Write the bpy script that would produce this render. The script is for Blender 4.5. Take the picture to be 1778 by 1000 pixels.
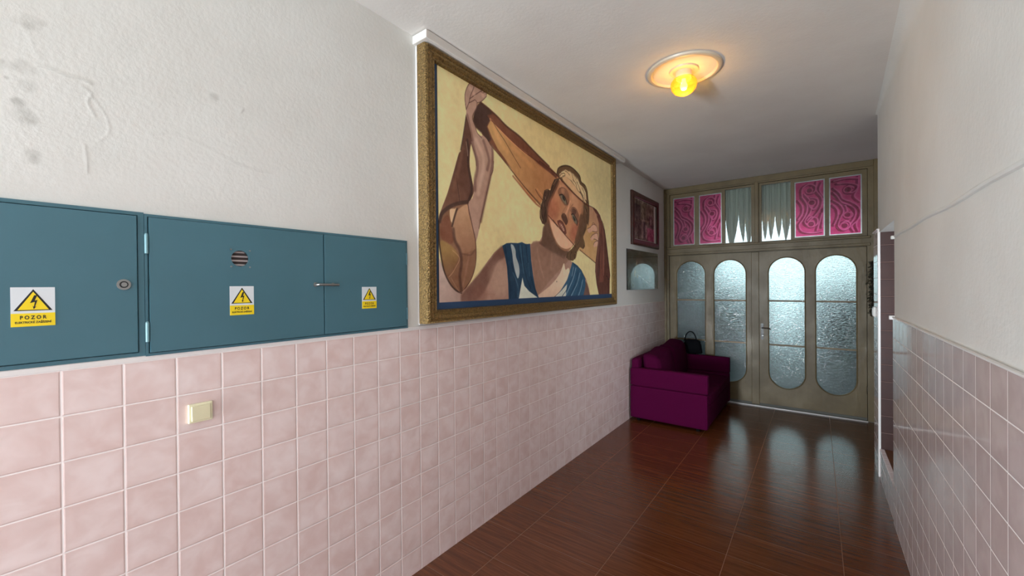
import bpy, bmesh, math, random
import numpy as np
from mathutils import Vector, Matrix
for _o in list(bpy.data.objects): bpy.data.objects.remove(_o)
SC = bpy.context.scene
COL = SC.collection
random.seed(7)
# ------------------------------------------------------------------ camera
RX = 2.44      # right wall
DY = 6.845     # plane of the double door
CZ = 3.307     # ceiling
F_PX, YAW, PITCH, ROLL = 705.38, 0.64394, -0.00489, -0.00891
def make_camera():
    fw = Vector((-math.sin(YAW)*math.cos(PITCH), math.cos(YAW)*math.cos(PITCH), math.sin(PITCH)))
    r0 = Vector((math.cos(YAW), math.sin(YAW), 0)); u0 = r0.cross(fw)
    r = r0*math.cos(ROLL)+u0*math.sin(ROLL); u = -r0*math.sin(ROLL)+u0*math.cos(ROLL)
    cd = bpy.data.cameras.new('camera'); c = bpy.data.objects.new('camera', cd); COL.objects.link(c)
    m = Matrix.Identity(4)
    for i in range(3):
        m[i][0] = r[i]; m[i][1] = u[i]; m[i][2] = -fw[i]
    m[0][3], m[1][3], m[2][3] = 1.9884, 0.0, 1.7586
    c.matrix_world = m
    cd.sensor_width = 36; cd.lens = 36*F_PX/1778; cd.clip_start = 0.02; cd.clip_end = 200
    SC.camera = c
make_camera()
# ------------------------------------------------------------------ world, daylight, exposure
W = bpy.data.worlds.new('sky'); SC.world = W; W.use_nodes = True
bg = W.node_tree.nodes['Background']
bg.inputs[0].default_value = (0.80, 0.92, 1.0, 1); bg.inputs[1].default_value = 1.75
def area(name, loc, rot, sx, sy, power, col):
    l = bpy.data.lights.new(name, 'AREA'); l.shape = 'RECTANGLE'; l.size = sx; l.size_y = sy
    l.energy = power; l.color = col
    o = bpy.data.objects.new(name, l); o.location = loc; o.rotation_euler = rot; COL.objects.link(o); return o
# daylight coming in through the open street gateway behind the camera
area('street_daylight', (0.26, -4.8, 0.80), (math.radians(104), 0, math.radians(-11)), 0.44, 1.4, 475, (0.80, 0.92, 1.0))
# window light falling from the staircase through the side opening
area('stair_daylight', (3.45, 4.49, 1.75), (math.radians(78), 0, math.radians(90)), .7, .9, 10, (0.86, 0.94, 1.0)).data.spread = math.radians(110)
SC.view_settings.view_transform = 'Standard'; SC.view_settings.look = 'None'
SC.view_settings.gamma = 1; SC.view_settings.use_curve_mapping = False
SC.view_settings.exposure = 0.0
SC.cycles.use_denoising = True
SC.cycles.max_bounces = 10; SC.cycles.diffuse_bounces = 5; SC.cycles.transmission_bounces = 8
SC.cycles.caustics_refractive = True
# ------------------------------------------------------------------ node helpers
def lin(c):
    return tuple(((x/255)/12.92 if x <= 10 else ((x/255+0.055)/1.055)**2.4) for x in c)
class NT:
    def __init__(s, name):
        s.m = bpy.data.materials.new(name); s.m.use_nodes = True
        s.t = s.m.node_tree; s.n = s.t.nodes; s.b = s.n['Principled BSDF']; s.out = s.n['Material Output']
    def new(s, typ, **k):
        nd = s.n.new(typ)
        for a, v in k.items(): setattr(nd, a, v)
        return nd
    def put(s, sock, v):
        if isinstance(v, bpy.types.NodeSocket): s.t.links.new(v, sock)
        elif v is not None:
            if sock.type == 'RGBA' and len(v) == 3: v = tuple(v)+(1,)
            sock.default_value = v
    def math(s, op, a, b=None, c=None, clamp=False):
        nd = s.new('ShaderNodeMath', operation=op, use_clamp=clamp)
        s.put(nd.inputs[0], a); s.put(nd.inputs[1], b)
        if c is not None: s.put(nd.inputs[2], c)
        return nd.outputs[0]
    def mix(s, f, a, b, blend='MIX'):
        nd = s.new('ShaderNodeMix', data_type='RGBA', blend_type=blend)
        s.put(nd.inputs[0], f); s.put(nd.inputs[6], a); s.put(nd.inputs[7], b)
        return nd.outputs[2]
    def pos(s):
        g = s.new('ShaderNodeNewGeometry'); x = s.new('ShaderNodeSeparateXYZ')
        s.t.links.new(g.outputs['Position'], x.inputs[0]); return g.outputs['Position'], x.outputs
    def comb(s, a, b, c):
        nd = s.new('ShaderNodeCombineXYZ')
        s.put(nd.inputs[0], a); s.put(nd.inputs[1], b); s.put(nd.inputs[2], c); return nd.outputs[0]
    def noise(s, vec, scale, detail=3, rough=.55, dist=0):
        nd = s.new('ShaderNodeTexNoise'); s.put(nd.inputs['Vector'], vec)
        nd.inputs['Scale'].default_value = scale; nd.inputs['Detail'].default_value = detail
        nd.inputs['Roughness'].default_value = rough; nd.inputs['Distortion'].default_value = dist
        return nd.outputs[0]
    def ramp(s, f, a, b, lo=0.0, hi=1.0):
        nd = s.new('ShaderNodeMapRange', interpolation_type='SMOOTHSTEP')
        s.put(nd.inputs[0], f); s.put(nd.inputs[1], a); s.put(nd.inputs[2], b); s.put(nd.inputs[3], lo); s.put(nd.inputs[4], hi)
        return nd.outputs[0]
    def bump(s, h, dist=.002, strength=1.0):
        nd = s.new('ShaderNodeBump'); s.put(nd.inputs['Height'], h)
        nd.inputs['Distance'].default_value = dist; nd.inputs['Strength'].default_value = strength
        s.t.links.new(nd.outputs[0], s.b.inputs['Normal']); return nd
    def set(s, **k):
        for a, v in k.items(): s.put(s.b.inputs[a.replace('_', ' ')], v)
        return s.m
def simple(name, col, rough=.5, metal=0, bump=None, vary=0, spec=.5, coat=0, coat_rough=.1):
    t = NT(name); P, x = t.pos()
    c = lin(col)
    if vary:
        f = t.ramp(t.noise(P, vary[0], 4), .3, .7)
        c = t.mix(f, lin(col), lin(vary[1]))
    t.set(Base_Color=c, Roughness=rough, Metallic=metal)
    t.b.inputs['Specular IOR Level'].default_value = spec
    t.b.inputs['Coat Weight'].default_value = coat; t.b.inputs['Coat Roughness'].default_value = coat_rough
    if bump: t.bump(t.noise(P, bump[0], 4), bump[1])
    return t.m
def tile_mat(name, ua, u0, v0, tu, tv, colA, colB, grout, rough=.22, gw=.0022, var=.25, spec=.5, relief=.0012):
    """glazed tiles: cell maths on world position, clouded glaze varied tile by tile, pale grout"""
    t = NT(name); P, x = t.pos()
    u = t.math('DIVIDE', t.math('SUBTRACT', x[ua], u0), tu); v = t.math('DIVIDE', t.math('SUBTRACT', x[2], v0), tv)
    cu = t.math('FLOOR', u); cv = t.math('FLOOR', v)
    fu = t.math('SUBTRACT', u, cu); fv = t.math('SUBTRACT', v, cv)
    du = t.math('MULTIPLY', t.math('MINIMUM', fu, t.math('SUBTRACT', 1.0, fu)), tu)
    dv = t.math('MULTIPLY', t.math('MINIMUM', fv, t.math('SUBTRACT', 1.0, fv)), tv)
    d = t.math('MINIMUM', du, dv)
    wn = t.new('ShaderNodeTexWhiteNoise', noise_dimensions='2D'); t.put(wn.inputs['Vector'], t.comb(cu, cv, 0))
    rnd = wn.outputs[0]
    off = t.comb(t.math('ADD', t.math('MULTIPLY', u, 1.0), t.math('MULTIPLY', rnd, 37.0)), t.math('ADD', v, t.math('MULTIPLY', rnd, 91.0)), rnd)
    cloud = t.ramp(t.noise(off, 1.6, 3, .5, .4), .25, .75)
    f = t.math('ADD', t.math('MULTIPLY', cloud, 1-var), t.math('MULTIPLY', rnd, var), clamp=True)
    col = t.mix(f, lin(colA), lin(colB))
    edge = t.ramp(d, .002, .022)
    col = t.mix(t.math('MULTIPLY', t.math('SUBTRACT', 1.0, edge), .45), col, lin(colA))
    g = t.ramp(d, gw*.6, gw*1.3)
    col = t.mix(g, lin(grout), col)
    t.set(Base_Color=col, Roughness=t.math('ADD', t.math('MULTIPLY', g, rough-.75), .75))
    t.b.inputs['Specular IOR Level'].default_value = spec
    h = t.math('ADD', t.ramp(d, .001, .006), t.math('MULTIPLY', t.noise(off, 2.2, 2), .45))
    t.bump(h, relief)
    return t.m
def grade_glass(name, col, rough, bscale, bdist, stretch=(1, 1, 1), trans=1.0, attr=None):
    t = NT(name); P, x = t.pos()
    c = lin(col)
    if attr:
        a = t.new('ShaderNodeAttribute', attribute_name=attr); c = a.outputs['Color']
    t.set(Base_Color=c, Roughness=rough); t.b.inputs['Transmission Weight'].default_value = trans
    t.b.inputs['IOR'].default_value = 1.45
    mp = t.new('ShaderNodeMapping'); mp.inputs['Scale'].default_value = stretch; t.put(mp.inputs[0], P)
    if bdist: t.bump(t.noise(mp.outputs[0], bscale, 3, .6, .8), bdist)
    return t.m
# ------------------------------------------------------------------ materials
M = {}
def plaster(name, col, col2, bs=1.0, marks=False):
    t = NT(name); P, x = t.pos()
    c = t.mix(t.ramp(t.noise(P, 1.3, 4), .35, .7), lin(col), lin(col2))
    if marks:
        a = t.new('ShaderNodeAttribute', attribute_name='stain')
        c = t.mix(a.outputs['Fac'], c, lin((118, 116, 106)))
    t.set(Base_Color=c, Roughness=.85); t.b.inputs['Specular IOR Level'].default_value = .25
    h = t.math('ADD', t.noise(P, 55, 5, .6), t.math('MULTIPLY', t.noise(P, 9, 3), 1.4))
    t.bump(h, .0012*bs); return t.m
M['plaster'] = plaster('wall_plaster', (228, 228, 224), (221, 220, 215))
M['plaster_marked'] = plaster('wall_plaster_marked', (228, 228, 224), (221, 220, 215), 1, True)
M['ceiling'] = plaster('ceiling_plaster', (222, 217, 211), (214, 208, 202), .8)
M['tile_left'] = tile_mat('pink_wall_tile', 1, 0.174, 1.494, .15, .15, (224, 198, 193), (242, 226, 224), (252, 244, 242))
M['tile_right'] = tile_mat('pink_wall_tile_glossy', 1, 2.708, 1.502, .15, .15, (204, 184, 181), (222, 205, 204), (250, 244, 242), rough=.07, spec=.7, relief=.0005)
M['tile_brown'] = tile_mat('brown_wall_tile', 0, 2.40, .25, .30, .154, (58, 32, 28), (68, 38, 32), (130, 104, 98), rough=.35, gw=.0018)
def floor_mat():
    t = NT('brown_floor_tile'); P, x = t.pos()
    u = t.math('DIVIDE', t.math('SUBTRACT', x[0], .305), .6025); v = t.math('DIVIDE', t.math('SUBTRACT', x[1], 2.625), .305)
    cu = t.math('FLOOR', u); cv = t.math('FLOOR', v); fu = t.math('SUBTRACT', u, cu); fv = t.math('SUBTRACT', v, cv)
    du = t.math('MULTIPLY', t.math('MINIMUM', fu, t.math('SUBTRACT', 1.0, fu)), .6025)
    dv = t.math('MULTIPLY', t.math('MINIMUM', fv, t.math('SUBTRACT', 1.0, fv)), .305)
    wn = t.new('ShaderNodeTexWhiteNoise', noise_dimensions='2D'); t.put(wn.inputs['Vector'], t.comb(cu, cv, 0)); rnd = wn.outputs[0]
    vec = t.comb(t.math('ADD', t.math('MULTIPLY', x[0], 2.6), t.math('MULTIPLY', rnd, 13.0)), t.math('MULTIPLY', x[1], 60.0), rnd)
    g = t.noise(vec, 1.0, 6, .62, .15)
    vec2 = t.comb(t.math('MULTIPLY', x[0], 5.0), t.math('MULTIPLY', x[1], 170.0), rnd)
    g2 = t.noise(vec2, 1.0, 3, .6)
    col = t.mix(t.ramp(g, .3, .72), lin((86, 43, 18)), lin((110, 60, 29)))
    col = t.mix(t.math('MULTIPLY', t.ramp(g2, .58, .75), .4), col, lin((150, 92, 58)))
    col = t.mix(t.math('MULTIPLY', t.math('SUBTRACT', rnd, .5), .25), col, lin((60, 28, 16)))
    gr = t.math('MAXIMUM', t.ramp(du, .0012, .0030, 1, 0), t.math('MULTIPLY', t.ramp(dv, .0008, .0022, 1, 0), .75))
    col = t.mix(t.math('MULTIPLY', gr, .8), col, lin((150, 106, 78)))
    t.set(Base_Color=col, Roughness=t.math('ADD', .15, t.math('MULTIPLY', g, .10)))
    t.b.inputs['Specular IOR Level'].default_value = .72
    h = t.math('SUBTRACT', t.math('MULTIPLY', g, .3), t.math('MULTIPLY', gr, 1.6))
    t.bump(h, .0010); return t.m
M['floor'] = floor_mat()
M['teal'] = simple('teal_painted_steel', (72, 114, 128), .38, 0, (70, .00012), (2.0, (68, 109, 122)), .45)
M['teal_light'] = simple('teal_painted_hinge', (120, 160, 168), .4)
M['steel'] = simple('brushed_steel', (150, 150, 148), .3, .9)
M['vent_rust'] = simple('vent_louvre_metal', (176, 164, 162), .5)
M['vent_dark'] = simple('dark_vent_recess', (64, 52, 50), .8)
M['black'] = simple('black_ink', (22, 22, 24), .5)
M['sticker_white'] = simple('white_vinyl', (222, 228, 232), .35)
M['sticker_yellow'] = simple('yellow_vinyl', (246, 216, 20), .35)
M['cream'] = simple('cream_switch_plastic', (238, 233, 200), .35)
M['cream_dark'] = simple('cream_switch_rocker', (228, 222, 186), .35)
M['white_plastic'] = simple('white_plastic', (232, 232, 228), .35)
M['white_paint'] = simple('white_gloss_paint', (236, 232, 230), .35, 0, (60, .001))
M['navy'] = simple('navy_painted_edge', (34, 54, 78), .5)
def gold():
    t = NT('antique_gold_carved'); P, x = t.pos()
    n = t.noise(P, 85, 5, .7); vo = t.new('ShaderNodeTexVoronoi'); t.put(vo.inputs['Vector'], P); vo.inputs['Scale'].default_value = 110
    f = t.ramp(t.math('ADD', n, t.math('MULTIPLY', vo.outputs['Distance'], .25)),   .36, .80)
    t.set(Base_Color=t.mix(f, lin((80, 60, 33)), lin((146, 117, 68))), Roughness=.42, Metallic=.45)
    t.bump(t.math('ADD', n, vo.outputs['Distance']), .004); return t.m
M['gold'] = gold()
M['mahogany'] = simple('mahogany_stained_wood', (86, 46, 36), .35, 0, (40, .001), (12, (66, 32, 25)))
def attr_mat(name, attr, rough, gain=1.0, spec=.5, bump=None, coat=0):
    t = NT(name); a = t.new('ShaderNodeAttribute', attribute_name=attr); P, x = t.pos()
    t.set(Base_Color=a.outputs['Color'], Roughness=rough); t.b.inputs['Specular IOR Level'].default_value = spec
    t.b.inputs['Coat Weight'].default_value = coat; t.b.inputs['Coat Roughness'].default_value = .03; t.b.inputs['Coat IOR'].default_value = 1.52
    if bump: t.bump(t.noise(P, bump[0], 3), bump[1])
    return t.m
M['canvas'] = attr_mat('oil_painted_canvas', 'paint', .6, spec=.3, bump=(220, .0008))
M['print'] = attr_mat('old_print_paper', 'paint', .5, spec=.3)
M['glossy_print'] = attr_mat('glossy_poster', 'paint', .2, coat=1.0)
def paint_wood():
    t = NT('olive_gloss_door_paint'); P, x = t.pos()
    n = t.noise(P, 4, 4)
    t.set(Base_Color=t.mix(t.ramp(n, .3, .7), lin((106, 89, 57)), lin((92, 76, 47))), Roughness=t.math('ADD', .30, t.math('MULTIPLY', n, .25)))
    mp = t.new('ShaderNodeMapping'); mp.inputs['Scale'].default_value = (1, 1, .35); t.put(mp.inputs[0], P)
    t.b.inputs['Specular IOR Level'].default_value = .4
    t.bump(t.noise(mp.outputs[0], 18, 4), .003); return t.m
M['door'] = paint_wood()
M['door_dark'] = simple('door_rebate_shadow_strip', (92, 80, 56), .5)
M['aluminium'] = simple('worn_aluminium_threshold', (190, 186, 180), .35, .6)
M['rubber'] = simple('grey_door_sweep', (80, 78, 70), .6)
M['dark_metal'] = simple('dark_bronze_handle', (52, 44, 36), .4, 0)
M['frosted'] = grade_glass('hammered_glass', (215, 238, 234), .035, 32, .0050, (1, 1, 2.0))
M['film'] = grade_glass('pink_window_film', (200, 60, 120), .3, 60, .002, attr='paint', trans=.8)
M['film'].node_tree.nodes['Principled BSDF'].inputs['Specular IOR Level'].default_value = .15
M['clear_glass'] = grade_glass('clear_window_glass', (235, 245, 243), .06, 30, .003, (1, 1, .3))
def cloth():
    t = NT('grey_net_curtain'); P, x = t.pos()
    t.set(Base_Color=lin((222, 220, 210)), Roughness=.9)
    tr = t.new('ShaderNodeBsdfTranslucent'); tr.inputs[0].default_value = lin((222, 220, 210))+(1,)
    mx = t.new('ShaderNodeMixShader'); mx.inputs[0].default_value = .55
    t.t.links.new(t.b.outputs[0], mx.inputs[1]); t.t.links.new(tr.outputs[0], mx.inputs[2]); t.t.links.new(mx.outputs[0], t.out.inputs[0])
    return t.m
M['curtain'] = cloth()
def fabric(name, a, b):
    t = NT(name); P, x = t.pos()
    t.set(Base_Color=t.mix(t.ramp(t.noise(P, 260, 3, .7), .3, .7), lin(a), lin(b)), Roughness=.9)
    t.b.inputs['Specular IOR Level'].default_value = .08
    t.bump(t.math('ADD', t.noise(P, 320, 2), t.math('MULTIPLY', t.noise(P, 6, 3), 2.5)), .003); return t.m
M['purple'] = fabric('purple_upholstery', (84, 6, 54), (70, 4, 45))
M['purple_cushion'] = fabric('purple_cushion_fabric', (80, 6, 51), (66, 4, 42))
M['black_cloth'] = fabric('black_bag_fabric', (20, 20, 24), (10, 10, 13))
M['step_wood'] = simple('brown_varnished_step', (104, 62, 34), .4, 0, None, (8, (84, 48, 26)))
M['leaf'] = simple('dried_dark_leaves', (40, 46, 30), .7, 0, None, (30, (52, 38, 26)))
M['concrete'] = simple('grey_passage_render', (98, 106, 110), .9, 0, (20, .004), (1.2, (84, 92, 97)))
M['ground'] = simple('grey_paving', (120, 124, 124), .8, 0, None, (2, (96, 102, 106)))
M['ceramic'] = simple('ceramic_fitting_and_shadow_rings', (206, 190, 168), .35)
def amber():
    t = NT('amber_lamp_glass')
    tr = t.new('ShaderNodeBsdfTransparent'); tr.inputs[0].default_value = (1.0, .80, .36, 1)
    gl = t.new('ShaderNodeBsdfGlossy'); gl.inputs[0].default_value = (1, .8, .5, 1); gl.inputs[1].default_value = .15
    df = t.new('ShaderNodeBsdfTranslucent'); df.inputs[0].default_value = (1.0, .30, .02, 1)
    m1 = t.new('ShaderNodeMixShader'); m1.inputs[0].default_value = .22
    t.t.links.new(tr.outputs[0], m1.inputs[1]); t.t.links.new(df.outputs[0], m1.inputs[2])
    fr = t.new('ShaderNodeFresnel'); fr.inputs[0].default_value = 1.4
    m2 = t.new('ShaderNodeMixShader'); t.t.links.new(fr.outputs[0], m2.inputs[0])
    t.t.links.new(m1.outputs[0], m2.inputs[1]); t.t.links.new(gl.outputs[0], m2.inputs[2]); t.t.links.new(m2.outputs[0], t.out.inputs[0])
    return t.m
M['amber'] = amber()
def emis(name, col, s):
    t = NT(name); t.set(Base_Color=(1, 1, 1)); t.b.inputs['Emission Color'].default_value = col+(1,); t.b.inputs['Emission Strength'].default_value = s; return t.m
M['bulb'] = emis('glowing_bulb', (1.0, .82, .45), 2.4)
# ------------------------------------------------------------------ mesh helpers
def nb(): return bmesh.new()
def box(bm, x0, x1, y0, y1, z0, z1, bev=0, seg=2):
    r = bmesh.ops.create_cube(bm, size=1)
    for v in r['verts']:
        v.co = Vector(((x0+x1)/2+v.co.x*(x1-x0), (y0+y1)/2+v.co.y*(y1-y0), (z0+z1)/2+v.co.z*(z1-z0)))
    if bev:
        es = list({e for v in r['verts'] for e in v.link_edges})
        bmesh.ops.bevel(bm, geom=es, offset=bev, segments=seg, affect='EDGES', profile=.5)
    return bm
def soft_box(bm, x0, x1, y0, y1, z0, z1, r, bulge=(0, 0, 0), n=10, fn=None):
    """upholstery block: rounded edges and bulging faces"""
    half = Vector(((x1-x0)/2, (y1-y0)/2, (z1-z0)/2)); c = Vector(((x0+x1)/2, (y0+y1)/2, (z0+z1)/2))
    t = [-1+2*i/n for i in range(n+1)]; t = [math.copysign(abs(a)**.6, a) for a in t]
    vm = {}
    def vert(i, j, k):
        key = (i, j, k)
        if key not in vm:
            p = Vector((t[i]*half.x, t[j]*half.y, t[k]*half.z))
            q = Vector([max(-(half[a]-r), min(half[a]-r, p[a])) for a in range(3)])
            d = p-q
            if d.length > 1e-9: p = q+d.normalized()*r if d.length > r else p
            u = (t[i], t[j], t[k])
            for a in range(3):
                b, e = (a+1) % 3, (a+2) % 3
                p[a] += u[a]*bulge[a]*max(0, 1-u[b]**2)*max(0, 1-u[e]**2)
            p += c
            if fn: p = fn(p, u)
            vm[key] = bm.verts.new(p)
        return vm[key]
    for a in range(3):
        for s in (0, n):
            for i in range(n):
                for j in range(n):
                    q = []
                    for (ii, jj) in ((i, j), (i+1, j), (i+1, j+1), (i, j+1)):
                        k = [0, 0, 0]; k[a] = s; k[(a+1) % 3] = ii; k[(a+2) % 3] = jj; q.append(vert(*k))
                    if s == 0: q.reverse()
                    bm.faces.new(q)
    return bm
def tube(bm, pts, r, n=8, closed=False, radii=None):
    pts = [Vector(p) for p in pts]; rings = []; N = len(pts)
    up = None
    for i, p in enumerate(pts):
        a = pts[(i-1) % N] if (closed or i > 0) else p; b = pts[(i+1) % N] if (closed or i < N-1) else p
        d = (b-a).normalized()
        if up is None:
            up = d.cross(Vector((0, 0, 1)))
            if up.length < .1: up = d.cross(Vector((0, 1, 0)))
            up.normalize()
        s = (up-d*up.dot(d)).normalized(); up = s; w = d.cross(s); rr = radii[i] if radii else r
        rings.append([bm.verts.new(p+(s*math.cos(2*math.pi*k/n)+w*math.sin(2*math.pi*k/n))*rr) for k in range(n)])
    for i in range(N if closed else N-1):
        A, B = rings[i], rings[(i+1) % N]
        for k in range(n): bm.faces.new((A[k], A[(k+1) % n], B[(k+1) % n], B[k]))
    if not closed:
        bm.faces.new(rings[0][::-1]); bm.faces.new(rings[-1])
    return bm
def lathe(bm, c, prof, n=32):
    """prof: (radius, z) list; closed at the axis where radius is 0"""
    rings = []
    for r, z in prof:
        if r < 1e-6: rings.append([bm.verts.new((c[0], c[1], c[2]+z))])
        else: rings.append([bm.verts.new((c[0]+r*math.cos(2*math.pi*k/n), c[1]+r*math.sin(2*math.pi*k/n), c[2]+z)) for k in range(n)])
    for A, B in zip(rings, rings[1:]):
        for k in range(n):
            a, b = A[k % len(A)], A[(k+1) % len(A)]; d, e = B[k % len(B)], B[(k+1) % len(B)]
            q = []
            for v in (a, b, e, d):
                if v not in q: q.append(v)
            if len(q) > 2: bm.faces.new(q)
    return bm
def sweep_rect(bm, a0, a1, b0, b1, prof, place):
    """mitred moulding round a rectangle; prof = (inset, height); place(a, b, h) -> xyz"""
    N = len(prof); rings = []
    for sa, sb in ((0, 0), (1, 0), (1, 1), (0, 1)):
        ring = []
        for i, h in prof:
            a = a0+i if sa == 0 else a1-i; b = b0+i if sb == 0 else b1-i
            ring.append(bm.verts.new(place(a, b, h)))
        rings.append(ring)
    for k in range(4):
        A, B = rings[k], rings[(k+1) % 4]
        for i in range(N-1): bm.faces.new((A[i], B[i], B[i+1], A[i+1]))
    return bm
def plate(bm, outer, holes, place, h0, h1):
    """flat plate with openings cut through it, thickness h0..h1"""
    loops = []
    es = []
    for lp in [outer]+holes:
        vs = [bm.verts.new(place(a, b, h0)) for a, b in lp]; loops.append(vs)
        for i in range(len(vs)): es.append(bm.edges.new((vs[i], vs[(i+1) % len(vs)])))
    r = bmesh.ops.triangle_fill(bm, edges=es, use_beauty=True, use_dissolve=False)
    fs = [f for f in r['geom'] if isinstance(f, bmesh.types.BMFace)]
    off = Vector(place(0, 0, h1))-Vector(place(0, 0, h0))
    dup = {}
    for lp in loops:
        for v in lp: dup[v] = bm.verts.new(v.co+off)
    for f in fs: bm.faces.new([dup[v] for v in reversed(f.verts)])
    for lp in loops:
        for i in range(len(lp)):
            a, b = lp[i], lp[(i+1) % len(lp)]; bm.faces.new((a, b, dup[b], dup[a]))
    return bm
def rect(a0, a1, b0, b1): return [(a0, b0), (a1, b0), (a1, b1), (a0, b1)]
def circ(a, b, r, n=28): return [(a+r*math.cos(2*math.pi*k/n), b+r*math.sin(2*math.pi*k/n)) for k in range(n)]
def stadium(a0, a1, b0, b1, n=18):
    r = (a1-a0)/2; c = (a0+a1)/2; o = []
    for k in range(n+1): t = math.pi*k/n; o.append((c+r*math.cos(t), b1-r+r*math.sin(t)))
    for k in range(n+1): t = math.pi+math.pi*k/n; o.append((c+r*math.cos(t), b0+r+r*math.sin(t)))
    return o
ORG = Vector((0, 0, 0))
def obj(name, bm, mat, parent=None, smooth=False, label=None):
    bmesh.ops.recalc_face_normals(bm, faces=bm.faces[:])
    if parent is not None: bmesh.ops.translate(bm, verts=bm.verts[:], vec=-Vector(parent.get('_o', (0, 0, 0))))
    me = bpy.data.meshes.new(name); bm.to_mesh(me); bm.free()
    me.materials.append(M[mat])
    if smooth:
        for p in me.polygons: p.use_smooth = True
        if smooth != True: me.set_sharp_from_angle(angle=math.radians(smooth))
    o = bpy.data.objects.new(name, me); COL.objects.link(o)
    if parent is not None:
        o.parent = parent; o['_o'] = tuple(parent.get('_o', (0, 0, 0)))
    if label: o['label'] = label
    return o
def thing(name, label, cat, loc, group=None):
    o = bpy.data.objects.new(name, None); o.empty_display_size = .1; COL.objects.link(o); o.location = loc
    o['_o'] = tuple(loc); o['label'] = label; o['category'] = cat
    if group: o['group'] = group
    return o
def structure(name, bm, mat, label=None, smooth=False):
    o = obj(name, bm, mat, None, smooth); o['kind'] = 'structure'
    if label: o['label'] = label
    return o
def text_mesh(body, size, place, extrude=.0002, width=None):
    cu = bpy.data.curves.new('lettering', 'FONT'); cu.body = body; cu.size = size; cu.align_x = 'CENTER'; cu.extrude = extrude; cu.offset = size*.035
    to = bpy.data.objects.new('lettering', cu); COL.objects.link(to); bpy.context.view_layer.update()
    me = bpy.data.meshes.new_from_object(to.evaluated_get(bpy.context.evaluated_depsgraph_get()))
    bpy.data.objects.remove(to)
    bm = nb(); bm.from_mesh(me); bpy.data.meshes.remove(me)
    xs = [v.co.x for v in bm.verts]; s = width/(max(xs)-min(xs)) if width else 1; c = (max(xs)+min(xs))/2
    for v in bm.verts: v.co = Vector(place((v.co.x-c)*s, v.co.y, v.co.z))
    return bm
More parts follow.
